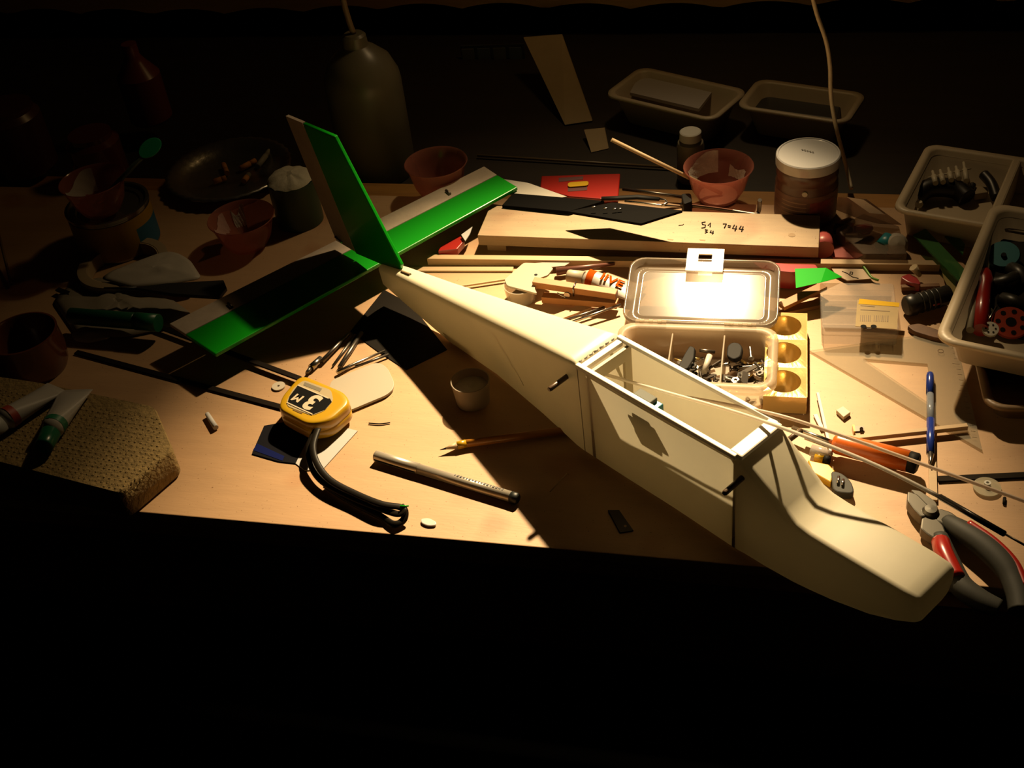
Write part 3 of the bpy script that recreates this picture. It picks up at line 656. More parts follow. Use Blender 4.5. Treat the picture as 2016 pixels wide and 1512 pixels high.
# white control horn disc, black strip, bits at right edge
hd = thing('servo_disc', P(1943, 957, 0), 'round translucent servo disc on the plywood at the right', 'disc')
B().lathe(P(1943, 960, 0.0012), [(0.0001, 0.0), (0.0105, 0.0), (0.0105, 0.0012), (0.0001, 0.0012)], 28).obj('plate', mat('disc_clear', (0.76, 0.68, 0.50), 0.3, clear=0.45), hd)
B().lathe(P(1943, 957, 0.002), [(0.0022, 0), (0.0026, 0.0), (0.0026, 0.004), (0.0012, 0.004), (0.0012, 0.0)], 16).obj('hub', white_p, hd)
o = stick('black_strip', (1846, 942), (2060, 932), 0.002, 0.006, 0.0018, mat('black_strip', (0.02, 0.014, 0.009), 0.7, spec=0.06), 'flat black strip along the right end of the plywood', 'strip')
o = B().tube([P(1978, 980, 0.0012), P(1977, 992, 0.0012)], 0.0013, 8).obj('black_crumb', dark_p, None); tag(o, 'tiny black crumb below the servo disc', 'crumb')

# ================================================================== things left of the aeroplane
# ---- tape measure
z0t, z1t = 0.004, 0.0235
tp = [P(u, v, z1t) for u, v in ((592, 735), (680, 772), (690, 792), (650, 828), (606, 836), (547, 804), (553, 780))]
tm = thing('tape_measure', P(620, 815, z0t), 'yellow three metre tape measure with a black wrist strap', 'tape measure')
ring = rpoly(tp, 0.010, 5); ctr = sum(ring, Vector()) / len(ring)
def sc(f_, z): return [Vector((ctr.x + (p.x - ctr.x) * f_, ctr.y + (p.y - ctr.y) * f_, z)) for p in ring]
B().loft([sc(0.96, z0t), sc(1.0, z0t + 0.002), sc(1.01, (z0t + z1t) / 2 - 0.0005), sc(0.99, (z0t + z1t) / 2), sc(1.01, (z0t + z1t) / 2 + 0.0005), sc(1.0, z1t - 0.003), sc(0.97, z1t - 0.0008), sc(0.92, z1t), sc(0.80, z1t)]).obj('case', yellow_p, tm)
zl = z1t + 0.0004
tl = lambda nm, pts, m, par=None, z=zl: B().slab(rpoly([P(u, v, z) for u, v in pts], 0.004), (0, 0, -0.0005)).obj(nm, m, par or tm)
lab = tl('label', [(598, 748), (652, 768), (656, 788), (640, 808), (614, 818), (566, 800), (564, 790), (578, 764)], mat('label_grey', (0.52, 0.42, 0.24), 0.5))
slabpx('label_panel', [(586, 759), (650, 785), (653, 791), (640, 806), (617, 815), (566, 793), (570, 780)], zl, zl + 0.0003, black_print, lab)
slabpx('label_line', [(587, 757), (647, 783), (646.5, 785), (586, 759)], zl, zl + 0.0005, tan_print, lab)
slabpx('label_line', [(565, 791), (615, 814), (614, 816), (564, 793)], zl, zl + 0.0005, tan_print, lab)
slabpx('label_smudge', [(600, 752), (634, 765), (630, 771), (597, 758)], zl, zl + 0.0002, mat('smudge', (0.22, 0.19, 0.13), 0.6), lab)
bx = P(575, 783, zl) - P(640, 809, zl)
by = P(618, 806, zl) - P(612, 782, zl)
text('printed_digit', '3', P(638, 785.0, zl + 0.0004), bx, by * 1, 0.0262, tan_print, lab, bold=0.0010)
text('printed_letter', 'M', P(600, 782.0, zl + 0.0004), bx, by, 0.0125, tan_print, lab, bold=0.0004)
tl('slot_mark', [(577, 804), (596, 812), (594, 815), (576, 807)], mat('slot_brown', (0.2, 0.1, 0.0), 0.6), None, z1t + 0.0003)
# wrist strap : loop of flat cord
sp_ = [(622, 846, 0.016), (608, 880, 0.012), (612, 915, 0.008), (635, 948, 0.006), (690, 978, 0.005), (745, 1000, 0.006), (784, 1012, 0.008), (795, 1004, 0.010), (790, 997, 0.010)]
B().tube(smooth_path([P(*q_) for q_ in sp_]), 0.0030, 10, flat=0.5).obj('strap', dark_rub, tm)
sp2 = [(626, 844, 0.020), (616, 878, 0.018), (624, 912, 0.014), (650, 945, 0.011), (700, 972, 0.010), (750, 992, 0.011), (786, 998, 0.010), (797, 1006, 0.009), (794, 1024, 0.005), (775, 1032, 0.004), (745, 1014, 0.003), (690, 986, 0.003), (640, 955, 0.003)]
B().tube(smooth_path([P(*q_) for q_ in sp2]), 0.0030, 10, flat=0.5).obj('strap', dark_rub, tm)
B().tube([P(788, 998, 0.012), P(805, 996, 0.012)], [0.0018, 0.0005], 8).obj('green_thread', green, tm)

# ---- paper card with a dark corner under the tape
card = thing('paper_card', P(600, 890, 0), 'white paper card with a black printed end under the tape measure', 'card')
slabpx('white_half', [(582, 912), (604, 868), (664, 838), (704, 848), (636, 923), (600, 926)], 0.0002, 0.0009, paper, card)
slabpx('black_half', [(496, 893), (520, 838), (575, 828), (664, 838), (604, 868), (582, 912), (548, 908)], 0.0002, 0.0010, mat('dark_print', (0.010, 0.010, 0.014), 0.7, spec=0.05), card)
slabpx('blue_edge', [(498, 886), (506, 873), (560, 898), (556, 907)], 0.001, 0.0013, mat('blue_print', (0.006, 0.012, 0.10), 0.7, spec=0.05), card)

# ---- white plastic plate and washer
wp = [(640, 790), (652, 748), (738, 714), (752, 716), (764, 726), (776, 752), (774, 766), (760, 778), (688, 808), (660, 812)]
o = B().slab(rpoly([P(u, v, 0.0035) for u, v in wp], 0.006), (0, 0, -0.0025)).obj('plastic_plate', mat('white_plate', (0.56, 0.50, 0.40), 0.5, spec=0.3), None, 0.0004); tag(o, 'flat white plastic plate with rounded corners beside the tape measure', 'plate')
wz = thing('plastic_washer', P(548, 762, 0), 'white plastic washer left of the tape measure', 'washer')
B().lathe(P(549, 762, 0.0), [(0.0012, 0.0003), (0.0062, 0.0003), (0.0062, 0.0016), (0.0012, 0.0016), (0.0012, 0.0003)], 28).obj('ring', mat('washer_white', (0.68, 0.60, 0.48), 0.5), wz)

# ---- two long dark strips towards the left
stick('steel_strip', (112, 568), (590, 744), 0.006, 0.0055, 0.002, mat('brown_strip', (0.012, 0.007, 0.004), 0.8, spec=0.1), 'upper of two long dark strips reaching left from the tape measure', 'strip', 'long dark strips')
stick('steel_strip', (149, 692), (560, 802), 0.002, 0.0060, 0.0015, MATS['brown_strip'], 'lower of two long dark strips reaching left from the tape measure', 'strip', 'long dark strips')

# ---- drill bits and small tools behind the tape
def rodthing(name, pts, rs, m, label, cat, z=None, n=8):
    o = B().tube([P(*p) for p in pts], rs, n).obj(name, m, None); return tag(o, label, cat)
tg = thing('tap_tool', P(640, 705, 0), 'steel tap holder with a bright sleeve behind the tape measure', 'tool')
B().tube([P(686, 658, 0.004), P(633, 712, 0.004)], [0.0018, 0.0022], 10).obj('shaft', dsteel, tg)
B().tube([P(632, 706, 0.004), P(612, 724, 0.004)], [0.0032, 0.0034], 12).obj('sleeve', steel, tg)
B().tube([P(612, 724, 0.004), P(604, 734, 0.004)], [0.0022, 0.0016], 10).obj('tip', dsteel, tg)
rodthing('drill_bit', [(700, 660, 0.002), (655, 720, 0.002)], [0.0018, 0.0010], dsteel, 'thin dark drill bit next to the tap holder', 'drill bit')
rodthing('drill_bit', [(712, 655, 0.003), (690, 690, 0.003), (668, 723, 0.003)], [0.0022, 0.0024, 0.0020], dsteel, 'thick dark drill bit in the middle of the tools', 'drill bit')
rodthing('needle_file', [(758, 690, 0.003), (690, 720, 0.003), (664, 734, 0.003)], [0.0010, 0.0016, 0.0022], steel, 'bright needle file lying against the white plate', 'file')
rodthing('needle_file', [(765, 698, 0.003), (700, 722, 0.004)], [0.0012, 0.0014], dsteel, 'short dark needle file beside the bright one', 'file')

# ---- marker pen
zm = 0.0045
mk = thing('marker_pen', P(880, 935, 0), 'silver marker pen with a black end on the plywood', 'pen')
a, b = P(740, 897, zm), P(1006, 978, zm); mr = 0.0047
c1 = lerp(a, b, 0.33)
B().tube([a - (b - a).normalized() * 0.0005, a, c1], [0.0040, mr, mr], 20).obj('cap', silver_pen, mk)
B().tube([c1, b], mr * 0.97, 20).obj('barrel', silver_pen, mk)
e = b + (b - a).normalized() * 0.007
B().tube([b, lerp(b, e, 0.8), e], [mr, mr, mr * 0.7], 20).obj('end_plug', mat('black_plug', (0.006, 0.010, 0.008), 0.5), mk)
d = (b - a).normalized(); sd_ = Vector((-d.y, d.x, 0))
cp0 = a - sd_ * mr * 0.9; B().slab([cp0 + d * 0.001 + Vector((0, 0, 0.001)), cp0 + d * 0.042 + Vector((0, 0, 0.001)), cp0 + d * 0.042 - sd_ * 0.0012 + Vector((0, 0, -0.0005)), cp0 + d * 0.001 - sd_ * 0.0012 + Vector((0, 0, -0.0005))], (0, 0, -0.0012)).obj('clip', steel, mk)
base = lerp(a, b, 0.60); nrm_t = (Vector((0, 0, 1)) * 0.97 + sd_ * 0.24)
for k in range(17):
    p = base + d * (0.0028 * k) + nrm_t * (mr * 0.995)
    B().box(p, (0.0017 if k % 4 else 0.0010, 0.0022 if k % 3 else 0.0016, 0.0003), ax=(d, nrm_t.cross(d), nrm_t)).obj('printed_glyph', mat('grey_print', (0.05, 0.045, 0.04), 0.6), mk)
# ---- pencil running under the fuselage
zq = 0.0042
pc_ = thing('pencil', P(960, 872, 0), 'sharpened yellow pencil pointing left from under the fuselage', 'pencil')
t0, t1, t2, t3 = P(866, 886, zq), P(900, 877, zq), P(918, 873, zq), P(1150, 842, zq)
B().tube([t2, t3], 0.0036, 6).obj('body', mat('pencil_orange', (0.55, 0.22, 0.02), 0.4), pc_)
B().tube([t1, t2], 0.0037, 6).obj('painted_end', yellow_p, pc_)
B().tube([lerp(t0, t1, 0.35), t1], [0.0010, 0.0034], 8).obj('wood_cone', batten_m, pc_)
B().tube([t0, lerp(t0, t1, 0.35)], [0.0002, 0.0010], 8).obj('lead', black_print, pc_)
# ---- tiny bits
o = B().tube(smooth_path([P(726, 833, 0.001), P(748, 834.5, 0.001), P(768, 832, 0.001)]), 0.0006, 6).obj('black_thread', dark_p, None); tag(o, 'short black thread on the plywood near the white plate', 'thread')
o = B().slab(rpoly([P(u, v, 0.002) for u, v in ((828, 1021), (844, 1019), (859, 1027), (858, 1034), (842, 1035), (829, 1029))], 0.003), (0, 0, -0.0017)).obj('plastic_chip', white_p, None, 0.0006); tag(o, 'small white plastic chip near the bench front edge', 'chip')
bp_ = thing('metal_plate', P(1221, 1026, 0), 'small flat dark metal plate with a hole in the shadow', 'plate')
slabpx('strip', [(1197, 1004), (1219, 1004), (1247, 1044), (1221, 1048)], 0.0002, 0.0014, mat('rust_plate', (0.03, 0.026, 0.018), 0.4, 0.6), bp_)
B().lathe(P(1231, 1036, 0.0014), [(0.0001, 0.0002), (0.0012, 0.0002)], 12).obj('hole', ply, bp_)
o = rodthing('balsa_splinter', [(1116, 932, 0.001), (1083, 968, 0.001)], 0.0005, batten_m, 'thin wood splinter in the fuselage shadow', 'splinter', n=5)
# ---- plastic cup of putty in the shadow of the tail boom
cbp = P(932, 790, 0); ch = up(cbp, 929, 748); cr_ = 39 * mpp(P(930, 760, ch))
cup = thing('putty_pot', cbp, 'small clear pot of putty standing in the fuselage shadow', 'pot')
B().lathe(cbp, [(0.0001, 0.0006), (cr_ * 0.86, 0.0006), (cr_, ch), (cr_ * 0.95, ch), (cr_ * 0.82, 0.002), (0.0001, 0.002)], 32).obj('cup', mat('cup_clear', (0.66, 0.56, 0.44), 0.3, clear=0.45), cup)
B().lathe(cbp, [(0.0001, 0.0022), (cr_ * 0.82, 0.0022), (cr_ * 0.92, ch * 0.66), (cr_ * 0.5, ch * 0.7), (0.0001, ch * 0.62)], 32).obj('putty', putty, cup)

o = slabpx('boom_shade_film', [(690, 652), (756, 570), (810, 600), (880, 688), (800, 728), (742, 690)], 0.0002, 0.0008, mat('boom_shade_film', (0.008, 0.005, 0.002), 0.7, spec=0.1), None); tag(o, 'dark film sheet widened to stand in for shade under the tail boom', 'film')  # dark sheet, widened so the bench below the boom looks shaded

# ================================================================== behind the aeroplane, middle of the bench
# ---- old board with pencilled numbers
bz0, bz1 = 0.0102, 0.0225
bp4 = [P(942, 452, bz1), P(1614, 490, bz1), P(1618, 442, bz1), P(985, 402, bz1)]
bfl = P(940, 463, bz1); bfr = P(1612, 487, bz1); bd = (bfr - bfl).normalized(); bn = Vector((-bd.y, bd.x, 0)); bdp = 0.058
oldb = thing('wooden_board', (bfl + bfr) / 2 - Vector((0, 0, bz1)), 'old pale wooden board with pencilled numbers behind the parts box', 'board')
B().slab([bfl, bfr, bfr + bn * bdp, bfl + bn * bdp], (0, 0, bz0 - bz1)).obj('plank', board_m, oldb, 0.0006)
for t in (0.05, 0.95):
    c = lerp(bfl, bfr, t) + bn * (bdp / 2); B().box(Vector((c.x, c.y, bz0 / 2)), (0.02, bdp * 0.8, bz0 - 0.0004), ax=(bd, bn, Vector((0, 0, 1)))).obj('batten_foot', board_m, oldb)
B().lathe(P(1559, 463, bz1), [(0.0001, 0.0003), (0.0034, 0.0003), (0.0034, -0.001)], 18).obj('dowel_plug', mat('plug', (0.36, 0.22, 0.09), 0.6), oldb)
pencil = mat('pencil_mark', (0.02, 0.015, 0.01), 0.8, spec=0.1)
def scrib(strokes, par, z, r=0.00065):
    for st_ in strokes: B().tube([P(u, v, z) for u, v in st_], r, 5).obj('pencil_stroke', pencil, par)
scrib([[(1389, 437), (1382, 438), (1383, 442), (1389, 443), (1388, 448), (1381, 449)],           # 5
       [(1394, 444), (1399, 439), (1398, 447)],                                                   # 1
       [(1423, 441), (1430, 441), (1426, 449)],                                                   # 7
       [(1433, 444), (1439, 445)], [(1433, 447), (1438, 448)],                                    # =
       [(1446, 443), (1442, 450), (1451, 451)], [(1450, 445), (1447, 455)],                       # 4
       [(1459, 445), (1455, 451), (1464, 452)], [(1463, 446), (1460, 456)],                       # 4
       [(1388, 452), (1393, 453), (1389, 455), (1393, 457), (1388, 459)],                         # 3
       [(1400, 454), (1398, 458), (1405, 459)], [(1404, 455), (1403, 461)]], oldb, bz1 + 0.0003)  # 4/0
scrib([[(1336, 444), (1344, 443), (1346, 441)]], oldb, bz1 + 0.0003, 0.0004)
for (u, v) in ((1320, 471), (1383, 472)):
    slabpx('red_smear', [(u - 6, v - 1), (u + 6, v), (u + 5, v + 2), (u - 5, v + 1)], bz1, bz1 + 0.0002, mat('red_smear', (0.75, 0.20, 0.08), 0.7), oldb)
# ---- long batten in front of it
stick('long_batten', (842, 505), (1850, 517), 0.0080, 0.0080, 0.0078, batten_m, 'long thin wooden batten lying in front of the old board', 'batten')
stick('flat_strip', (800, 529), (1010, 529), 0.002, 0.0075, 0.0018, batten_m, 'flat wood strip lying half under the long batten', 'strip')

# ---- black sanding plate on the board
zk = 0.052
bp0 = thing('sanding_plate', P(1210, 415, bz1), 'black abrasive plate propped on the old board', 'plate')
B().slab([P(1118, 416, zk - 0.012), P(1262, 440, zk - 0.002), P(1344, 414, zk), P(1205, 398, zk - 0.006)], (0, 0, -0.003)).obj('plate', blackboard, bp0, 0.0005)
B().slab([P(988, 404, 0.026), P(1120, 416, 0.027), P(1190, 395, 0.027), P(1010, 380, 0.026)], (0, 0, -0.0035)).obj('tail', blackboard, bp0, 0.0005)
for u, v in ((1170, 407), (1193, 410), (1211, 411), (1221, 411)):
    B().tube([P(u - 5, v, zk - 0.003), P(u + 4, v, zk - 0.003)], 0.0008, 6).obj('scratch', steel, bp0)
# ---- red packet with a yellow oval
rp = thing('red_packet', P(1140, 375, 0), 'red packet with a yellow oval window at the back of the bench', 'packet')
zr = 0.016
B().slab([P(u, v, zr) for u, v in ((1066, 346), (1221, 341), (1217, 388), (1182, 391), (1120, 386), (1063, 372))], (0, 0, -0.006)).obj('packet', red_p, rp, 0.0012)
B().slab(rpoly([P(u, v, zr + 0.0018) for u, v in ((1118, 359), (1159, 356), (1158, 365), (1118, 368))], 0.004), (0, 0, -0.0015)).obj('yellow_oval', yellow_lab, rp)
slabpx('dark_lettering', [(1100, 350), (1148, 347), (1148, 353), (1100, 358)], zr, zr + 0.0003, mat('dark_red_print', (0.10, 0.008, 0.006), 0.6), rp)
slabpx('dark_band', [(1118, 370), (1156, 367), (1156, 374), (1118, 377)], zr, zr + 0.0003, MATS['dark_red_print'], rp)
# ---- grey blade poking out behind the stabiliser
o = B().slab([P(u, v, 0.026) for u, v in ((975, 350), (1040, 360), (1116, 387), (1078, 393), (990, 380))], (0, 0, -0.0012)).obj('spatula', mat('grey_blade', (0.62, 0.58, 0.50), 0.4), None); tag(o, 'pale grey pointed spatula behind the right tailplane tip', 'spatula')
# red thing under the tailplane
o = B().slab([P(u, v, 0.012) for u, v in ((868, 484), (905, 462), (914, 474), (900, 490), (862, 494))], (0, 0, -0.008)).obj('red_wrapper', red_p, None, 0.001); tag(o, 'red wrapper showing under the right tailplane', 'wrapper')
o = B().slab([P(u, v, 0.016) for u, v in ((908, 462), (930, 446), (925, 460), (916, 474))], (0, 0, -0.001)).obj('white_flap', paper, None); tag(o, 'small white paper flap beside the red wrapper', 'paper')

# ---- hex keys and clamp
hk = thing('hex_key', P(1400, 420, 0), 'long L-shaped hex key in front of the pink bowl', 'hex key')
B().tube(smooth_path([P(1340, 402, 0.012), P(1420, 412, 0.012), P(1484, 422, 0.012), P(1493, 418, 0.013), P(1495, 406, 0.022), P(1496, 394, 0.034)], 4), 0.0022, 6).obj('shaft', dsteel, hk)
clp = thing('bar_clamp', P(1345, 395, 0), 'dark screw clamp with a thin rod on the pine plank', 'clamp')
B().tube([P(1226, 372, 0.006), P(1345, 388, 0.007)], 0.0019, 8).obj('rod', dsteel, clp)
B().slab(rpoly([P(u, v, 0.020) for u, v in ((1341, 381), (1360, 380), (1363, 396), (1346, 402))], 0.003), (0, 0, -0.019)).obj('jaw', dark_p, clp, 0.001)
tw = thing('tweezers', P(1250, 398, 0.02), 'black handled tweezers lying across the sanding plate', 'tweezers')
B().tube([P(1184, 391, 0.030), P(1215, 390, 0.030), P(1255, 388, 0.030), P(1298, 392, 0.030)], [0.003, 0.0032, 0.0036, 0.0028], 8, flat=0.6).obj('grip', dark_p, tw)
B().tube([P(1298, 391, 0.030), P(1310, 394, 0.030), P(1314, 399, 0.030), P(1302, 405, 0.030)], 0.0011, 8).obj('loop', steel, tw)
B().tube([P(1230, 396, 0.029), P(1300, 404, 0.029), P(1340, 407, 0.024)], 0.0012, 8).obj('arm', steel, tw)

# ---- bowls
def bowl(base, rim, hw, z0, label, name='plastic_bowl', group='small pink plastic bowls', foot=0.58, m=pinkb):
    b0 = P(base[0], base[1], z0); h = up(b0, rim[0], rim[1]); R = hw * mpp(Vector((b0.x, b0.y, h)))
    root = thing(name, b0, label, 'bowl', group); H = h - z0
    prof = [(0.0001, 0.0004), (R * foot * 0.9, 0.0004), (R * foot, 0.002), (R * (foot + 0.18), H * 0.35), (R * (foot + 0.28), H * 0.7), (R * 0.93, H * 0.93), (R, H), (R * 0.985, H + 0.0008), (R * 0.94, H * 0.98),
            (R * (foot + 0.24), H * 0.7), (R * (foot + 0.14), H * 0.36), (R * foot * 0.9, 0.0035), (0.0001, 0.0030)]
    B().lathe(b0, prof, 44).obj('bowl', m, root); return root, b0, R, H, foot
r1, b0, R, H, ft = bowl((490, 483), (487, 424), 67, 0, 'pink plastic bowl with a white streak, left of the fin')
def bowl_patch(root, b0, R, H, foot, a0, a1, t0, t1, m, name='paste'):
    b_ = B(); rows = []
    nA, nT = 14, 6
    for j in range(nT + 1):
        row = []
        for i in range(nA + 1):
            a = math.radians(a0 + (a1 - a0) * i / nA); t = t0 + (t1 - t0) * j / nT * (0.82 + 0.18 * math.sin(i * 0.42 + 1))
            rr = R * (foot + 0.02 + (0.93 - foot) * (t ** 0.8)) - 0.0016 - 0.0008 * abs(math.sin(i * 2.1 + j))
            row.append(Vector((b0.x + rr * math.cos(a), b0.y + rr * math.sin(a), b0.z + H * t)))
        rows.append(row)
    vs = [p for r_ in rows for p in r_]; n_ = nA + 1
    fs = [(j * n_ + i, j * n_ + i + 1, (j + 1) * n_ + i + 1, (j + 1) * n_ + i) for j in range(nT) for i in range(nA)]
    return b_.add(vs, fs, True).obj(name, m, root)
bowl_patch(r1, b0, R, H, ft, 110, 138, 0.1, 0.95, putty)
bowl_patch(r1, b0, R, H, ft, 155, 215, 0.25, 0.9, mat('putty_pink', (0.70, 0.42, 0.34), 0.5))
bowl((868, 384), (866, 318), 63, 0, 'empty pink plastic bowl half hidden by the right elevator')
r3, b0, R, H, ft = bowl((1414, 390), (1418, 327), 69, 0, 'pink plastic bowl smeared with white putty holding a stick')
bowl_patch(r3, b0, R, H, ft, 95, 205, 0.42, 1.02, putty); bowl_patch(r3, b0, R, H, ft, 20, 70, 0.35, 0.7, putty)
B().lathe(b0, [(0.0001, 0.006), (R * 0.35, 0.0065), (R * 0.56, 0.0045), (R * 0.5, 0.0036)], 32).obj('paste_pool', mat('wet_paste', (0.78, 0.66, 0.50), 0.15), r3)
s_tip = b0 + Vector((0.004, -0.004, 0.008)); s_end = P(1204, 275, 0.074)
o = B().tube([s_tip, s_end], 0.0022, 10).obj('wooden_stick', batten_m, None); tag(o, 'wooden stirring stick leaning out of the putty bowl', 'stick')

# ---- jar with white lid
jb = P(1584, 425, 0.0); jh = up(jb, 1589, 300); jr = 61 * mpp(Vector((jb.x, jb.y, jh * 0.9)))
jar = thing('jar', jb, 'brown glass jar with a white screw lid', 'jar')
B().lathe(jb, [(0.0001, 0.0003), (jr * 0.96, 0.0003), (jr * 1.0, 0.004), (jr, jh * 0.60), (jr * 0.97, jh * 0.64), (jr * 0.97, jh * 0.68), (jr, jh * 0.72), (jr * 0.97, jh * 0.84), (jr * 0.90, jh * 0.88), (0.0001, jh * 0.88)], 48).obj('glass', choc, jar)
B().lathe(jb, [(jr * 1.01, jh * 0.10), (jr * 1.012, jh * 0.12), (jr * 1.012, jh * 0.52), (jr * 1.01, jh * 0.54)], 48).obj('label', label_b, jar)
for k in range(5):
    z_ = jh * (0.44 - 0.06 * k); b_ = B(); n_ = 10
    vs = []
    for i in range(n_ + 1):
        a = math.radians(222 + 5.0 * i); 
        for dz in (0, 0.0010): vs.append(jb + Vector((jr * 1.016 * math.cos(a), jr * 1.016 * math.sin(a), z_ + dz)))
    b_.add(vs, [(2 * i, 2 * i + 2, 2 * i + 3, 2 * i + 1) for i in range(n_)]).obj('text_line', mat('label_text', (0.42, 0.24, 0.15), 0.6), jar)
b_ = B(); vs = []
for i in range(13):
    a = math.radians(278 + 4.5 * i)
    for z_ in (jh * 0.18, jh * 0.46): vs.append(jb + Vector((jr * 1.016 * math.cos(a), jr * 1.016 * math.sin(a), z_)))
b_.add(vs, [(2 * i, 2 * i + 2, 2 * i + 3, 2 * i + 1) for i in range(12)]).obj('label_picture', mat('label_red', (0.36, 0.05, 0.03), 0.5, var=0.6, scale=140), jar)
a = math.radians(268); pb = jb + Vector((jr * 1.005 * math.cos(a), jr * 1.005 * math.sin(a), jh * 0.60))
B().lathe(pb, [(0.0001, 0.0012), (0.0026, 0.001), (0.003, 0)], 16, axis=Vector((math.cos(a), math.sin(a), 0.1))).obj('badge', mat('badge', (0.62, 0.56, 0.44), 0.4), jar)
lid = B().lathe(jb, [(jr * 1.0, jh * 0.845), (jr * 1.025, jh * 0.85), (jr * 1.03, jh * 0.95), (jr * 1.02, jh * 0.985), (jr * 0.985, jh), (jr * 0.95, jh * 0.998), (jr * 0.93, jh * 0.988), (0.0001, jh * 0.99)], 56).obj('lid', mat('lid_white', (0.56, 0.55, 0.54), 0.3, coat=0.4), jar)
for k in range(5):
    p = jb + Vector((-0.006 + 0.0026 * k, 0.006 - 0.0012 * k, jh * 0.992)); B().box(p, (0.0016, 0.0030 + 0.0008 * (k % 2), 0.0003), rz=0.3).obj('printed_glyph', mat('lid_print', (0.10, 0.09, 0.07), 0.6), lid)

# ---- small bottle with a white cap behind the bowl
sb = P(1360, 352, LZ); shh = up(sb, 1353, 258) - LZ; sr = 27 * mpp(Vector((sb.x, sb.y, 0)))
sbt = thing('small_bottle', sb, 'small clear bottle with a white cap behind the putty bowl', 'bottle')
B().lathe(sb, [(0.0001, 0.0003), (sr * 0.95, 0.0003), (sr, 0.003), (sr, shh * 0.70), (sr * 0.92, shh * 0.78), (sr * 0.72, shh * 0.82), (sr * 0.72, shh * 0.9)], 32).obj('glass', mat('bottle_grey', (0.42, 0.36, 0.26), 0.2, clear=0.35), sbt)
B().lathe(sb, [(0.0001, 0.001), (sr * 0.9, 0.001), (sr * 0.9, shh * 0.60), (0.0001, shh * 0.60)], 32).obj('contents', mat('bottle_dark', (0.05, 0.045, 0.03), 0.3), sbt)
B().lathe(sb, [(sr * 0.76, shh * 0.83), (sr * 0.80, shh * 0.84), (sr * 0.78, shh * 0.985), (sr * 0.70, shh), (0.0001, shh)], 32).obj('cap', white_p, sbt)

# ---- white plastic bracket with a clear cup, clothes peg, glue tube
zz = 0.020
wpl = thing('clear_cup', P(1030, 590, 0), 'small clear plastic cup under a white plate behind the fuselage', 'cup')
c0 = P(1027, 588, 0); B().lathe(c0, [(0.0001, 0.0006), (0.014, 0.0006), (0.0165, zz - 0.003), (0.0155, zz - 0.003), (0.0130, 0.002), (0.0001, 0.002)], 32).obj('cup', mat('cup_clear2', (0.80, 0.72, 0.58), 0.2, clear=0.55), wpl)
wpt = thing('white_bracket', P(1030, 555, zz), 'white angled plastic plate resting on the clear cup', 'plate')
B().slab(rpoly([P(u, v, zz) for u, v in ((1031, 517), (1059, 518), (1090, 527), (1078, 542), (1062, 547), (1052, 567), (1058, 578), (1040, 573), (998, 562), (993, 550))], 0.003), (0, 0, -0.0022)).obj('plate', mat('white_plate2', (0.52, 0.46, 0.35), 0.5, spec=0.25), wpt, 0.0003)
B().lathe(P(1055, 541, zz), [(0.0001, 0.0002), (0.0017, 0.0002)], 12).obj('hole', dark_p, wpt)
peg = thing('clothes_peg', P(1135, 580, 0), 'wooden clothes peg with a steel spring behind the fuselage', 'peg')
pegm = mat('peg_wood', (0.52, 0.22, 0.055), 0.55, var=0.2, scale=30, stretch=(1, 8, 8))
pa, pb_ = P(1050, 550, 0.024), P(1214, 574, 0.020); pd = (pb_ - pa).normalized(); pn = Vector((-pd.y, pd.x, 0)).normalized()
B().slab([pa - pn * 0.0045, pb_ - pn * 0.0045, pb_ + pn * 0.0045, pa + pn * 0.0045], (0, 0, -0.007)).obj('arm', pegm, peg, 0.0005)
qa, qb = P(1068, 580, 0.010), P(1216, 592, 0.012); B().slab([qa - pn * 0.0045, qb - pn * 0.0045, qb + pn * 0.0045, qa + pn * 0.0045], (0, 0, -0.007)).obj('arm', pegm, peg, 0.0005)
tp0 = lerp(pa, pb_, 0.50) + Vector((0, 0, 0.0004)); B().tube([tp0 - pn * 0.0055 - Vector((0, 0, 0.009)), tp0 - pn * 0.0052, tp0 + pn * 0.0052, tp0 + pn * 0.0055 - Vector((0, 0, 0.009))], 0.0008, 8).obj('spring', steel, peg)
tp1 = lerp(pa, pb_, 0.30) - pn * 0.0055 - Vector((0, 0, 0.008)); B().tube([tp1, tp1 + pd * 0.012 + Vector((0, 0, -0.006))], 0.0009, 8).obj('spring', steel, peg)
B().tube([lerp(pa, pb_, 0.42) - pn * 0.006 - Vector((0, 0, 0.0085)), lerp(pa, pb_, 0.42) + pn * 0.006 - Vector((0, 0, 0.0085))], 0.0030, 12).obj('coil', steel, peg)

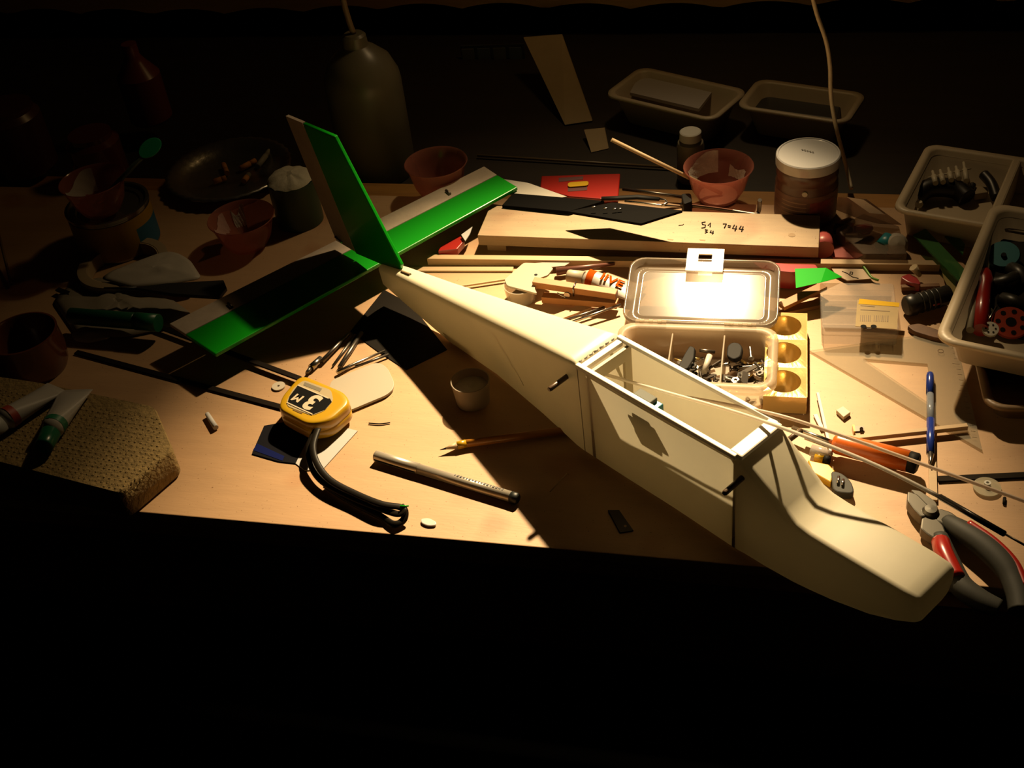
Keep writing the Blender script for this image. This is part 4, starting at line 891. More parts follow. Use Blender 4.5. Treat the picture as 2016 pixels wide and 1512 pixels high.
def squeeze_tube(name, capA, capB, sh, crimp, rcap, rbody, wcrimp, mcap, mbody, mring, label, group=None, dz=0.0):
    """tube lying on its side: cap from capA to capB, shoulder sh, flat crimped end"""
    capA, capB, sh, crimp = [P(*q_) for q_ in (capA, capB, sh, crimp)]
    root = thing(name, Vector((sh.x, sh.y, max(0, sh.z - rbody))), label, 'tube', group)
    d = (crimp - sh).normalized(); side = Vector((-d.y, d.x, 0)).normalized(); upv = d.cross(side); 
    if upv.z < 0: upv = -upv
    B().tube([capA, lerp(capA, capB, 0.1), capB], [rcap * 0.85, rcap * 0.92, rcap], 16).obj('cap', mcap, root)
    rgs = []
    for k in range(9):
        t = k / 8; c = lerp(sh, crimp, t); a_ = rbody + (wcrimp - rbody) * t; b_ = rbody * (1 - t) ** 0.8 + 0.0007
        rgs.append([c + side * (a_ * math.cos(2 * math.pi * j / 20)) + upv * (b_ * math.sin(2 * math.pi * j / 20)) for j in range(20)])
    rgs.insert(0, [capB + side * (rcap * 0.8 * math.cos(2 * math.pi * j / 20)) + upv * (rcap * 0.8 * math.sin(2 * math.pi * j / 20)) for j in range(20)])
    body = B().loft(rgs).obj('body', mbody, root)
    if mring:
        k0, k1 = rgs[1], rgs[2]
        B().loft([[c_ + (p - lerp(sh, crimp, 0.0)) * 1.02 for p, c_ in ((p, lerp(sh, crimp, 0.0)) for p in k0)], [lerp(sh, crimp, 0.125) + (p - lerp(sh, crimp, 0.125)) * 1.03 for p in k1]], False, False).obj('colour_band', mring, root)
    return root, sh, crimp, side, upv, d
tube_w = mat('tube_white', (0.56, 0.52, 0.47), 0.45)
gt, sh, cr_e, side, upv, d = squeeze_tube('glue_tube', (1118, 543, 0.012), (1150, 548, 0.012), (1158, 550, 0.012), (1262, 580, 0.006), 0.0072, 0.0098, 0.015, mat('cap_ivory', (0.48, 0.42, 0.30), 0.5), tube_w, mat('orange_band', (0.46, 0.075, 0.006), 0.7, spec=0.0), 'glue tube with orange lettering beside the clothes peg')
tt = lambda t: lerp(sh, cr_e, t) + upv * (0.0098 * (1 - t) ** 0.8 + 0.0014)
ts = side * (1 if side.y > 0 else -1)
text('lettering', 'IIVE', tt(0.24) - ts * 0.0055, tt(0.66) - tt(0.20), ts, 0.0150, MATS['orange_band'], gt, 0.0004, 0.0004)
# strips and rods in front of the peg
stick('plywood_strip', (1085, 628), (1160, 600), 0.004, 0.010, 0.0035, ply, 'pale wood offcut between the fuselage and the clothes peg', 'strip')
rodthing('steel_rod', [(1118, 637, 0.007), (1222, 600, 0.009)], 0.0014, steel, 'bright steel rod beside the parts box', 'rod')
rodthing('steel_rod', [(1106, 633, 0.006), (1190, 605, 0.006)], 0.0014, dsteel, 'dark steel rod next to the bright one', 'rod')
o = B().slab([P(u, v, 0.006) for u, v in ((1035, 520), (1110, 512), (1125, 515), (1112, 523), (1060, 528))], (0, 0, -0.0008)).obj('paper_scrap', mat('pink_paper', (0.66, 0.44, 0.36), 0.7), None); tag(o, 'pinkish printed paper scrap under the long batten', 'paper')
rodthing('dark_stick', [(1095, 535, 0.006), (1210, 519, 0.006)], [0.0042, 0.0016], mat('purple_brown', (0.16, 0.06, 0.04), 0.4), 'dark tapered brush handle behind the glue tube', 'brush')
stick('wood_splint', (820, 575), (1000, 548), 0.004, 0.002, 0.002, batten_m, 'thin wood splint behind the tail boom', 'splint')

# ---- red and green wrappers, sticks right of the parts box lid
o = B().slab(rpoly([P(u, v, 0.022) for u, v in ((1480, 515), (1556, 519), (1606, 520), (1612, 530), (1562, 536), (1500, 530))], 0.003), (0, 0, -0.020)).obj('maroon_case', maroon, None, 0.0015); tag(o, 'shiny maroon plastic case behind the box lid', 'case')
gw_ = thing('green_wrapper', P(1600, 550, 0), 'bright green folded film offcut right of the parts box lid', 'film')
g = [P(1565, 529, 0.030), P(1626, 527, 0.030), P(1658, 545, 0.024), P(1616, 556, 0.027), P(1567, 567, 0.026)]
gm = mat('green_bright', (0.008, 0.50, 0.015), 0.6, spec=0.1)
B().slab([g[0], g[1], g[3], g[4]], (0, 0.0004, -0.0006)).obj('front_fold', gm, gw_); B().slab([g[1], g[2], g[3]], (0, 0.0004, -0.0006)).obj('side_fold', gm, gw_)
stick('wooden_strip', (1538, 600), (1622, 560), 0.012, 0.0095, 0.004, pegm, 'reddish wooden strip leaning beside the green film', 'strip')
stick('wooden_strip', (1530, 612), (1620, 593), 0.004, 0.010, 0.0035, mat('dark_wood', (0.30, 0.14, 0.05), 0.6), 'dark wooden strip under the reddish one', 'strip')
o = slabpx('paper_note', [(1632, 520), (1700, 524), (1718, 548), (1668, 552), (1645, 540)], 0.003, 0.0038, mat('note_paper', (0.66, 0.50, 0.34), 0.7), None); tag(o, 'tan paper note with a scribble behind the clear box', 'paper')
scrib([[(1658, 534), (1668, 538), (1678, 545), (1690, 548)], [(1674, 535), (1679, 536), (1678, 540), (1673, 539), (1674, 535)]], o, 0.0041, 0.0004)
o = B().tube(smooth_path([P(1696, 520, 0.005), P(1704, 530, 0.005), P(1716, 546, 0.004), P(1730, 552, 0.003)]), 0.0012, 8).obj('green_wire', mat('green_wire', (0.12, 0.32, 0.02), 0.4), None); tag(o, 'green wire curling beside the paper note', 'wire')
o = B().slab(rpoly([P(u, v, 0.010) for u, v in ((1772, 545), (1790, 538), (1806, 546), (1814, 560), (1790, 556))], 0.003), (0, 0, -0.009)).obj('red_scrap', maroon, None, 0.001); tag(o, 'small red scrap behind the black torch', 'scrap')
rodthing('white_peg', [(1798, 526, 0.016), (1811, 543, 0.006)], [0.0042, 0.002], mat('ivory', (0.72, 0.58, 0.36), 0.5), 'short ivory peg under the right end of the batten', 'peg')
stick('dark_rail', (1775, 563), (1850, 560), 0.006, 0.005, 0.004, MATS['dark_wood'], 'dark stick behind the black torch', 'stick')
tc = thing('black_torch', P(1815, 615, 0), 'black ribbed torch pointing left beside the cream tray', 'torch')
t0, t1 = P(1782, 604, 0.011), P(1868, 580, 0.013)
B().tube([t0, lerp(t0, t1, 0.04), lerp(t0, t1, 0.2), lerp(t0, t1, 0.24), t1], [0.0075, 0.0095, 0.0102, 0.0088, 0.0092], 16).obj('body', mat('torch_black', (0.025, 0.023, 0.018), 0.4), tc)
for k in range(4):
    c = lerp(t0, t1, 0.35 + 0.12 * k); dd = (t1 - t0).normalized() * 0.001; B().tube([c - dd, c + dd], 0.0098, 16).obj('rib', MATS['torch_black'], tc)
B().tube([lerp(t0, t1, 0.62) + Vector((0, -0.009, 0)), lerp(t0, t1, 0.8) + Vector((0, -0.0095, 0))], 0.0012, 8).obj('red_stripe', red_p, tc)
o = B().slab(rpoly([P(u, v, 0.006) for u, v in ((1785, 640), (1810, 636), (1850, 650), (1868, 668), (1840, 664), (1800, 652))], 0.003), (0, 0, -0.005)).obj('leather_scrap', mat('leather', (0.20, 0.08, 0.02), 0.6, var=0.4, scale=80), None, 0.001); tag(o, 'brown crumpled scrap in front of the black torch', 'scrap')

# ---- blister box between the jar and the back tray
bl = thing('blister_box', P(1700, 470, 0), 'open clear blister box of small parts right of the jar', 'box')
bz = 0.016; bc = [P(u, v, bz) for u, v in ((1646, 450), (1700, 500), (1786, 500), (1770, 445), (1700, 420))]
B().slab(bc, (0, 0, -0.015)).obj('case', mat('blister', (0.40, 0.30, 0.22), 0.15, clear=0.68), bl, 0.001)
fl = [P(1652, 390, 0.052), P(1685, 389, 0.052), P(1770, 432, 0.022), P(1738, 430, 0.022)]
fpl = B().slab([P(1650, 388, 0.050), P(1706, 392, 0.050), P(1775, 442, 0.020), P(1730, 440, 0.020), P(1690, 430, 0.022), P(1645, 412, 0.026)], (0, 0.0003, -0.0006)).obj('flap', mat('blister_flap', (0.36, 0.26, 0.20), 0.15, clear=0.6), bl)
B().slab([P(1668, 388, 0.055), P(1700, 393, 0.054), P(1742, 422, 0.033), P(1712, 419, 0.034)], (0, 0.0003, -0.0004)).obj('card', mat('blister_card', (0.62, 0.58, 0.54), 0.6), fpl)
bb_ = P(1763, 483, 0.010)
o = B().lathe(bb_, [(0.0001, 0.012), (0.0075, 0.0105), (0.0115, 0.004), (0.0118, -0.002), (0.010, -0.008), (0.0001, -0.0085)], 24, axis=Vector((0.1, -0.7, 0.7))).obj('grey_pulley', mat('wheel_grey', (0.50, 0.44, 0.36), 0.5), None); tag(o, 'round grey wheel in the blister box', 'wheel')
rodthing('teal_barrel', [(1735, 488, 0.010), (1752, 470, 0.014)], 0.008, teal_p, 'teal plastic barrel behind the grey wheel', 'barrel', n=14)
for i, (u, v, m, nm, lab) in enumerate(((1660, 455, dark_p, 'black_motor', 'black motor at the left end of the blister box'), (1680, 470, dsteel, 'steel_part', 'dark steel part in the middle of the blister box'), (1700, 452, maroon, 'red_connector', 'red connector beside the grey wheel'), (1665, 440, brass, 'brass_fitting', 'brass fitting at the back of the blister box'))):
    p = P(u, v, 0.008); o = B().tube([p - Vector((0.008, 0.004 * (i - 1), 0)), p + Vector((0.004, 0, 0.001)), p + Vector((0.008, 0.003, 0.001))], [0.006, 0.006, 0.003], 8).obj(nm, m, None, 0.0008); tag(o, lab, 'part')
o = B().tube([P(1618, 470, 0.010), P(1622, 492, 0.010)], 0.010, 16).obj('pink_cap', mat('pink_cap', (0.55, 0.10, 0.09), 0.4), None); tag(o, 'dull pink round cap at the right end of the old board', 'cap')
o = slabpx('red_film', [(1630, 492), (1652, 482), (1700, 502), (1690, 508), (1640, 506)], 0.001, 0.003, mat('red_dull', (0.45, 0.07, 0.05), 0.5), None); tag(o, 'flat dull red film in front of the blister box', 'film')
# green rulers
for k, (p_, lab) in enumerate(((((1798, 462), (1822, 450), (1905, 536), (1890, 556)), 'clear green plastic ruler leaning against the cream tray'), (((1835, 438), (1850, 432), (1900, 480), (1896, 500)), 'second clear green ruler nearer the back tray'))):
    gr_ = B().slab([P(u, v, 0.014 - 0.004 * k) for u, v in p_], (0, 0, -0.002)).obj('green_ruler', mat('green_clear', (0.10, 0.30, 0.10), 0.2, clear=0.5), None); tag(gr_, lab, 'ruler')
o = slabpx('yellow_sheet', [(1850, 515), (1885, 520), (1880, 590), (1858, 548)], 0.004, 0.005, mat('olive_sheet', (0.45, 0.34, 0.08), 0.6), None); tag(o, 'olive yellow sheet tucked under the cream tray', 'sheet')

# ================================================================== trays at the right
# dark tray under the cream tray
tA = P(1942, 803, 0.021); tray('black_tray', tA, tA + (P(2080, 806, 0.021) - tA), 0.085, 0.0006, 0.021, mat('brown_tray', (0.30, 0.19, 0.10), 0.45), 'brown plastic tray underneath the cream tool tray', flange=0.005, rad=0.016)
zt = 0.052
fA = P(1840, 668, zt); fBk = P(1884, 388, zt); Yd = (fBk - fA); fX = P(2016, 706, zt) - P(1865, 674, zt); fX.normalize(); fYn = Vector((-fX.y, fX.x, 0))
troot, TX, TY, tc_ = tray('tool_tray', fA, fA + fX * 0.20, Yd.dot(fYn), 0.0222, zt, cream_p, 'cream plastic tray of tools at the right edge', group='cream trays', flange=0.007, rad=0.016, slope=0.008, step=0.006)
def TT(u, v, z): return P(u, v, z)
o = slabpx('tray_darkener', [(1934, 462), (2150, 500), (2150, 694), (1896, 640), (1890, 560)], 0.0245, 0.0272, mat('darkener', (0.02, 0.015, 0.009), 0.7, spec=0.1), None, 0.001); tag(o, 'added tray pouch covering the bottom of the cream tool tray', 'darkener')  # added dark slab, stands in for shade and dark tools on the tray bottom
tl_ = thing('red_screwdriver', TT(1930, 620, 0.026), 'red handled screwdriver standing in the cream tool tray', 'screwdriver')
B().tube([TT(1931, 650, 0.034), TT(1935, 590, 0.034), TT(1939, 562, 0.034), TT(1939, 556, 0.034), TT(1938, 540, 0.034), TT(1937, 530, 0.034)], [0.0068, 0.0066, 0.0060, 0.0078, 0.0066, 0.0040], 14).obj('handle', red_p, tl_)
B().tube([TT(1937, 531, 0.034), TT(1936, 505, 0.034)], 0.0018, 8).obj('blade', steel, tl_)
o = B().tube([TT(1910, 650, 0.034), TT(1921, 545, 0.034)], 0.0034, 10).obj('grey_rod', mat('grey_rod', (0.34, 0.29, 0.20), 0.5), None); tag(o, 'grey plastic rod beside the red screwdriver', 'rod')
rl_ = thing('teal_reel', TT(1975, 505, 0.026), 'teal disc with a hub in the cream tool tray', 'reel')
B().lathe(TT(1975, 502, 0.036), [(0.0001, 0.002), (0.014, 0.002), (0.0150, 0.0), (0.0150, -0.004), (0.0001, -0.004)], 28, axis=Vector((-0.1, -0.35, 0.9))).obj('disc', teal_p, rl_)
B().lathe(TT(1976, 503, 0.0375), [(0.0001, 0.0018), (0.0022, 0.0018), (0.0025, 0)], 14, axis=Vector((-0.1, -0.35, 0.9))).obj('hub', dark_p, rl_)
o = B().tube(smooth_path([TT(1922, 535, 0.030), TT(1925, 505, 0.032), TT(1940, 490, 0.033)]), [0.004] * 12 + [0.003], 8).obj('tan_grip', mat('tan_dull', (0.36, 0.22, 0.10), 0.6), None); tag(o, 'dull tan grip left of the teal disc', 'grip')
o = B().tube([TT(1940, 641, 0.036), TT(1962, 604, 0.040)], 0.0010, 8).obj('steel_pin', steel, None); tag(o, 'bright steel pin leaning across the cream tool tray', 'pin')
o = B().tube([TT(1946, 612, 0.030), TT(1938, 636, 0.030)], 0.0042, 12).obj('clear_barrel', mat('barrel_grey', (0.20, 0.18, 0.12), 0.3), None); tag(o, 'dark grey barrel behind the steel pin', 'barrel')
rw = thing('perforated_wheel', TT(1990, 635, 0.026), 'orange red perforated wheel in the cream tool tray', 'wheel')
cw_ = TT(1990, 635, 0.034)
B().lathe(cw_, [(0.0001, 0.001), (0.0150, 0.001), (0.0158, -0.001), (0.0001, -0.001)], 28, axis=Vector((0, -0.4, 0.9))).obj('disc', mat('red_dim', (0.55, 0.06, 0.02), 0.4), rw)
ax_ = Vector((0, -0.4, 0.9)).normalized(); ux = Vector((1, 0, 0)); uy = ax_.cross(ux)
for rr_, nh, hr_ in ((0.0, 1, 0.0045), (0.0105, 7, 0.0022)):
    for k in range(nh):
        a = 2 * math.pi * k / nh + 0.4; B().lathe(cw_ + ux * (rr_ * math.cos(a)) + uy * (rr_ * math.sin(a)) + ax_ * 0.0011, [(0.0001, 0.0002), (hr_, 0.0002)], 14, axis=ax_).obj('hole', dark_p, rw)
dc = thing('spotted_disc', TT(1948, 648, 0.026), 'white disc with black dots at the front of the cream tool tray', 'disc')
cd_ = TT(1950, 648, 0.036); B().lathe(cd_, [(0.0001, 0.001), (0.0068, 0.001), (0.0068, -0.002), (0.0001, -0.002)], 20, axis=ax_).obj('disc', mat('disc_white', (0.74, 0.70, 0.60), 0.4), dc)
for k in range(6):
    a = k * 1.05; B().lathe(cd_ + ux * (0.004 * math.cos(a)) + uy * (0.004 * math.sin(a)) + ax_ * 0.0011, [(0.0001, 0.0002), (0.0009, 0.0002)], 8, axis=ax_).obj('dot', dark_p, dc)
for k, (u, v, du, dv, lab) in enumerate(((1975, 590, 40, 20, 'dark cable bundle at the right of the cream tool tray'), (1960, 560, 50, -18, 'dark pliers in the cream tool tray'), (1992, 530, 30, 30, 'dark tool beside the teal disc'))):
    o = B().tube(smooth_path([TT(u, v, 0.030), TT(u + du * 0.5, v + dv * 0.3, 0.034), TT(u + du, v + dv, 0.030)]), 0.007, 10).obj(('cable_bundle', 'dark_pliers', 'dark_tool')[k], mat('tool_dark', (0.03, 0.026, 0.018), 0.4), None); tag(o, lab, ('cable', 'pliers', 'tool')[k])

# back tray, two compartments
zt2 = 0.036
uA = P(1757, 412, zt2); uB = P(1896, 436, zt2); uX = (uB - uA).normalized(); uYn = Vector((-uX.y, uX.x, 0)); uD = (P(1769, 274, zt2) - uA).dot(uYn)
L2 = (P(2120, 470, zt2) - uA).dot(uX)
r_t, UX, UY, uc = tray('divided_tray', uA, uA + uX * L2, uD, 0.0006, zt2, cream_p, 'cream divided tray with dark parts at the back right', group='cream trays', flange=0.006, rad=0.014, slope=0.006, divider=((P(1996, 330, zt2) - uA).dot(uX)) / L2, step=0.006)
# strip of white connectors
cs = thing('connector_strip', P(1870, 345, 0.02), 'strip of five white plastic pegs on a sprue in the divided tray', 'strip')
p0, p1 = P(1826, 350, 0.024), P(1912, 332, 0.028); B().tube([p0, p1], 0.0007, 6).obj('sprue', mat('ivory_dim', (0.72, 0.62, 0.44), 0.5), cs)
for k, (u, v) in enumerate(((1839, 349), (1854, 347), (1870, 343), (1885, 340), (1900, 340))):
    a_, b_ = P(u - 3, v - (12 if k < 4 else 20), 0.026), P(u + 3, v + (12 if k < 4 else 16), 0.026); B().tube([a_, lerp(a_, b_, 0.35), lerp(a_, b_, 0.4), b_], [0.0014, 0.0016, 0.0028, 0.0028], 10).obj('peg', MATS['ivory_dim'], cs)
for k, (pts, r_, nm, lab) in enumerate((([(1800, 392, .010), (1830, 370, .016), (1880, 372, .014), (1905, 390, .010)], 0.010, 'black_motor', 'black motor heap in the divided tray'),
                                  ([(1937, 344, .022), (1952, 362, .020), (1962, 390, .014)], 0.0055, 'black_lever', 'black bent lever at the right of the divided tray'),
                                  ([(1805, 352, .014), (1800, 372, .012), (1812, 390, .010)], 0.004, 'grey_cable', 'grey cable loop at the left of the divided tray'),
                                  ([(1915, 364, .014), (1908, 384, .012)], 0.0035, 'dark_peg', 'dark peg in the middle of the divided tray'))):
    o = B().tube(smooth_path([P(*q_) for q_ in pts]), r_, 10).obj(nm, mat('motor_black', (0.016, 0.013, 0.010), 0.4) if k != 2 else mat('cable_grey', (0.25, 0.20, 0.13), 0.5), None); tag(o, lab, 'part')
o = slabpx('tan_block', [(1912, 364), (1945, 368), (1946, 378), (1920, 382)], 0.004, 0.012, mat('tan_block', (0.45, 0.34, 0.20), 0.6), None, 0.001); tag(o, 'tan plastic block beside the black lever', 'block')
o = B().lathe(P(1809, 402, 0.014), [(0.0001, 0.0035), (0.003, 0.003), (0.0045, 0), (0.003, -0.003), (0.0001, -0.0035)], 16).obj('white_bead', MATS['ivory_dim'], None); tag(o, 'white bead at the front of the divided tray', 'bead')

# ================================================================== far side of the bench, on the back shelf
# trays with papers
def ytray(fl_, fr_, bl_, zrim, label, name='storage_tray'):
    A_ = P(*fl_, zrim); B_ = P(*fr_, zrim); X_ = (B_ - A_).normalized(); Y_ = Vector((-X_.y, X_.x, 0)); D_ = (P(*bl_, zrim) - A_).dot(Y_)
    return tray(name, A_, B_, D_, LZ + 0.0004, zrim, cream_p, label, group='cream trays on the back shelf', flange=0.006, rad=0.016, slope=0.012)
tr1 = ytray((1188, 186), (1404, 238), (1232, 124), 0.012, 'cream storage tray holding papers on the back shelf')
o = B().slab([P(u, v, 0.004) for u, v in ((1240, 182), (1376, 214), (1412, 168), (1262, 142))], (0, 0, -0.004)).obj('paper_stack', mat('paper_dim', (0.60, 0.54, 0.50), 0.8), None); tag(o, 'stack of white papers lying in the storage tray', 'papers')
tr2 = ytray((1448, 210), (1668, 243), (1478, 152), 0.012, 'cream storage tray behind the white cord on the back shelf')
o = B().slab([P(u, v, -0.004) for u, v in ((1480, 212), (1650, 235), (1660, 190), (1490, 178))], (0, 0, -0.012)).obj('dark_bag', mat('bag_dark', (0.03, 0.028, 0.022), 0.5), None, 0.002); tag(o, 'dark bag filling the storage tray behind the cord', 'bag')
# leaning pieces
ln = B().slab([P(1112, 246, LZ + 0.002), P(1166, 238, LZ + 0.002), Py(1106, 68, 1.50), Py(1030, 74, 1.50)], (0, 0.004, -0.001)).obj('cardboard', card_m, None, 0.0006); tag(ln, 'tall pale cardboard panel leaning at the back', 'cardboard')
ln2 = B().slab([P(1164, 300, LZ + 0.001), P(1198, 292, LZ + 0.001), P(1190, 252, LZ + 0.012), P(1150, 256, LZ + 0.012)], (0, 0.003, -0.001)).obj('cardboard_scrap', card_m, None); tag(ln2, 'small cardboard scrap in front of the leaning panel', 'cardboard')
gd = thing('window_card', P(960, 150, LZ), 'dark card with a row of square windows at the back', 'card')
gA_ = Py(905, 92, 1.55); gB_ = Py(1030, 88, 1.55); gX = (gB_ - gA_); gz = Vector((0, 0, -1)) * 0.03
B().slab([gA_ + Vector((0, 0.002, 0)), gB_ + Vector((0, 0.002, 0)), Vector((gB_.x, gB_.y + 0.002, LZ + 0.001)), Vector((gA_.x, gA_.y + 0.002, LZ + 0.001))], (0, 0.003, 0)).obj('card', mat('card_dark', (0.05, 0.05, 0.05), 0.5), gd)
for k in range(4):
    a_ = gA_ + gX * (0.02 + 0.25 * k); w_ = gX * 0.19; zt_ = Vector((0, 0, -0.004)); zb_ = Vector((0, 0, -0.026))
    B().slab([a_ + zt_, a_ + w_ + zt_, a_ + w_ + zb_, a_ + zb_], (0, 0.0015, 0)).obj('window', mat('card_blue', (0.14, 0.17, 0.19), 0.4) if k % 2 else mat('card_grey', (0.20, 0.19, 0.15), 0.4), gd)
# big bottle
bb0 = P(748, 338, LZ); bh = up(bb0, 706, 64) - LZ; br = 76 * mpp(Vector((bb0.x, bb0.y, 0.08)))
bt = thing('canister_bottle', bb0, 'large milky plastic bottle with a tube behind the fin', 'bottle')
B().lathe(bb0, [(0.0001, 0.0004), (br * 0.94, 0.0004), (br, 0.008), (br, bh * 0.66), (br * 0.97, bh * 0.72), (br * 0.80, bh * 0.82), (br * 0.50, bh * 0.89), (br * 0.32, bh * 0.92), (br * 0.30, bh * 0.985), (br * 0.24, bh), (0.0001, bh)], 48).obj('shell', bottle_m, bt)
B().lathe(bb0, [(0.0001, 0.002), (br * 0.93, 0.002), (br * 0.965, 0.01), (br * 0.965, bh * 0.655), (0.0001, bh * 0.655)], 48).obj('liquid', liquid_m, bt)
tp_ = bb0 + Vector((0, 0, bh)); B().tube(smooth_path([tp_, tp_ + Vector((-0.004, 0, 0.03)), tp_ + Vector((-0.010, 0.005, 0.10))]), 0.0035, 8).obj('hose', mat('hose', (0.25, 0.16, 0.08), 0.5), bt)
# lamp cord
cpts = [P(1676, 372, 0.0), P(1664, 320, 0.02), Py(1646, 250, 1.16), Py(1636, 190, 1.16), Py(1634, 130, 1.16), Py(1626, 80, 1.16), Py(1606, 20, 1.16), Py(1590, -60, 1.16), Py(1570, -220, 1.18), Py(1560, -420, 1.22)]
o = B().tube(smooth_path(cpts), 0.0022, 8).obj('lamp_cord', cord_m, None); tag(o, 'white electric cord hanging down behind the jar', 'cord')
rodthing('dark_rail', [(940, 306, LZ + 0.004), (1330, 330, LZ + 0.004)], 0.0016, mat('rail_brown', (0.20, 0.14, 0.07), 0.4), 'thin dark rail on the back shelf behind the red packet', 'rail')

# ================================================================== dim left part of the bench
# foil ashtray with cigarette ends
ab = P(455, 350, 0); ah = up(ab, 455, 328); ar = 124 * mpp(ab)
ash = thing('foil_dish', ab, 'wide foil dish holding cigarette ends on the dim left side', 'ashtray')
rgs = []; n = 72
for (rf, z_, fl_) in ((0.02, 0.001, 0), (0.70, 0.001, 0), (0.78, ah * 0.5, 0.012), (0.93, ah * 0.95, 0.02), (0.985, ah, 0.015), (1.0, ah * 0.86, 0.01)):
    rgs.append([ab + Vector(((ar * rf * (1 + fl_ * math.cos(36 * 2 * math.pi * j / n))) * math.cos(2 * math.pi * j / n), (ar * rf * (1 + fl_ * math.cos(36 * 2 * math.pi * j / n))) * math.sin(2 * math.pi * j / n), z_)) for j in range(n)])
B().loft(rgs, True, False).obj('dish', foil, ash)
for k, (u0, v0, u1, v1, c_, lab) in enumerate(((440, 324, 447, 341, 1, 'upright orange cigarette end in the foil dish'), (473, 332, 503, 316, 1, 'long orange cigarette end in the foil dish'), (507, 328, 533, 294, 0, 'long pale cigarette lying in the foil dish'), (480, 357, 490, 343, 1, 'short orange cigarette end at the front of the foil dish'), (420, 358, 445, 350, 1, 'dim cigarette end at the left of the foil dish'))):
    cg = thing('cigarette_end', P(u0, v0, 0.004), lab, 'cigarette', 'cigarette ends in the foil dish'); a_, b_ = P(u0, v0, 0.006), P(u1, v1, 0.006)
    B().tube([a_, lerp(a_, b_, 0.62)], 0.0034, 10).obj('filter', filter_m if c_ else mat('ash_paper', (0.40, 0.36, 0.28), 0.7), cg); B().tube([lerp(a_, b_, 0.62), b_], 0.0032, 10).obj('paper', filter_m if c_ == 1 and k != 3 else MATS['ash_paper'], cg)
# tin with white paste
tb = P(592, 434, 0); th_ = up(tb, 580, 352); tr = 47 * mpp(Vector((tb.x, tb.y, th_)))
tn = thing('paste_tin', tb, 'dark green tin with white paste on top behind the fin', 'tin')
B().lathe(tb, [(0.0001, 0.0004), (tr, 0.0004), (tr, th_), (tr * 0.97, th_), (tr * 0.97, th_ - 0.003)], 40).obj('can', mat('green_tin', (0.03, 0.07, 0.03), 0.4), tn)
rgs = [[tb + Vector((tr * rf * math.cos(2 * math.pi * j / 32), tr * rf * math.sin(2 * math.pi * j / 32), th_ + z_ + 0.0035 * noise.noise(Vector((j * 0.5, rf * 4, 1))))) for j in range(32)] for rf, z_ in ((0.98, 0.0005), (0.85, 0.004), (0.5, 0.007), (0.15, 0.008))]
B().loft(rgs, False, True).obj('paste', mat('grey_paste', (0.56, 0.50, 0.36), 0.7, bump=0.4, bscale=150), tn)
# tin with yellow and blue label, carrying a pink bowl and a spoon
kb = P(238, 478, 0); kr = 78 * mpp(kb); kh = 0.052
kn_ = thing('label_tin', kb, 'metal tin with yellow and blue label under a pink bowl', 'tin')
B().lathe(kb, [(0.0001, 0.0004), (kr, 0.0004), (kr, kh - 0.004), (kr * 1.03, kh - 0.003), (kr * 1.03, kh), (kr * 0.96, kh), (kr * 0.95, kh - 0.003), (kr * 0.80, kh - 0.004), (kr * 0.77, kh - 0.006), (0.0001, kh - 0.006)], 48).obj('can', mat('tin_steel', (0.40, 0.36, 0.28), 0.22, 0.9), kn_)
def band(a0, a1, z_0, z_1, m, nm):
    vs = []; n_ = 24
    for i in range(n_ + 1):
        a = math.radians(a0 + (a1 - a0) * i / n_)
        for z_ in (z_0, z_1): vs.append(kb + Vector((kr * 1.012 * math.cos(a), kr * 1.012 * math.sin(a), z_)))
    B().add(vs, [(2 * i, 2 * i + 2, 2 * i + 3, 2 * i + 1) for i in range(n_)], True).obj(nm, m, kn_)
band(-180, -28, 0.003, kh - 0.006, mat('label_yellow', (0.50, 0.28, 0.015), 0.5), 'yellow_label'); band(-28, 60, 0.003, kh * 0.62, mat('label_blue', (0.01, 0.16, 0.30), 0.5), 'blue_label'); band(-28, 60, kh * 0.62, kh - 0.006, MATS['label_yellow'], 'yellow_label')
r4, b0, R, H, ft = bowl((203, 414), (189, 352), 66, kh, 'pink plastic bowl with white paste standing on the label tin')
bowl_patch(r4, b0, R, H, ft, 120, 225, 0.15, 0.98, mat('paste_dull', (0.60, 0.54, 0.48), 0.6))
sp0 = thing('green_spoon', b0 + Vector((0, 0, 0.006)), 'green plastic spoon standing in the bowl on the label tin', 'spoon')
e1 = b0 + Vector((-0.006, -0.004, 0.007)); e2 = P(279, 310, b0.z + 0.062)
B().tube([e1, e2], 0.0026, 8).obj('handle', mat('spoon_stem', (0.06, 0.09, 0.05), 0.5), sp0)
ec = P(295, 291, b0.z + 0.070); ax_s = Vector((0.35, -0.75, 0.55)).normalized(); lu = (e2 - e1).normalized(); lu = (lu - ax_s * lu.dot(ax_s)).normalized(); lv = ax_s.cross(lu)
pts_ = [ec + lv * (0.0085 * math.cos(2 * math.pi * j / 24)) + lu * (0.0135 * math.sin(2 * math.pi * j / 24)) for j in range(24)]
B().slab(pts_, ax_s * -0.003).obj('bowl', mat('spoon_green', (0.01, 0.42, 0.20), 0.4), sp0, 0.0008)
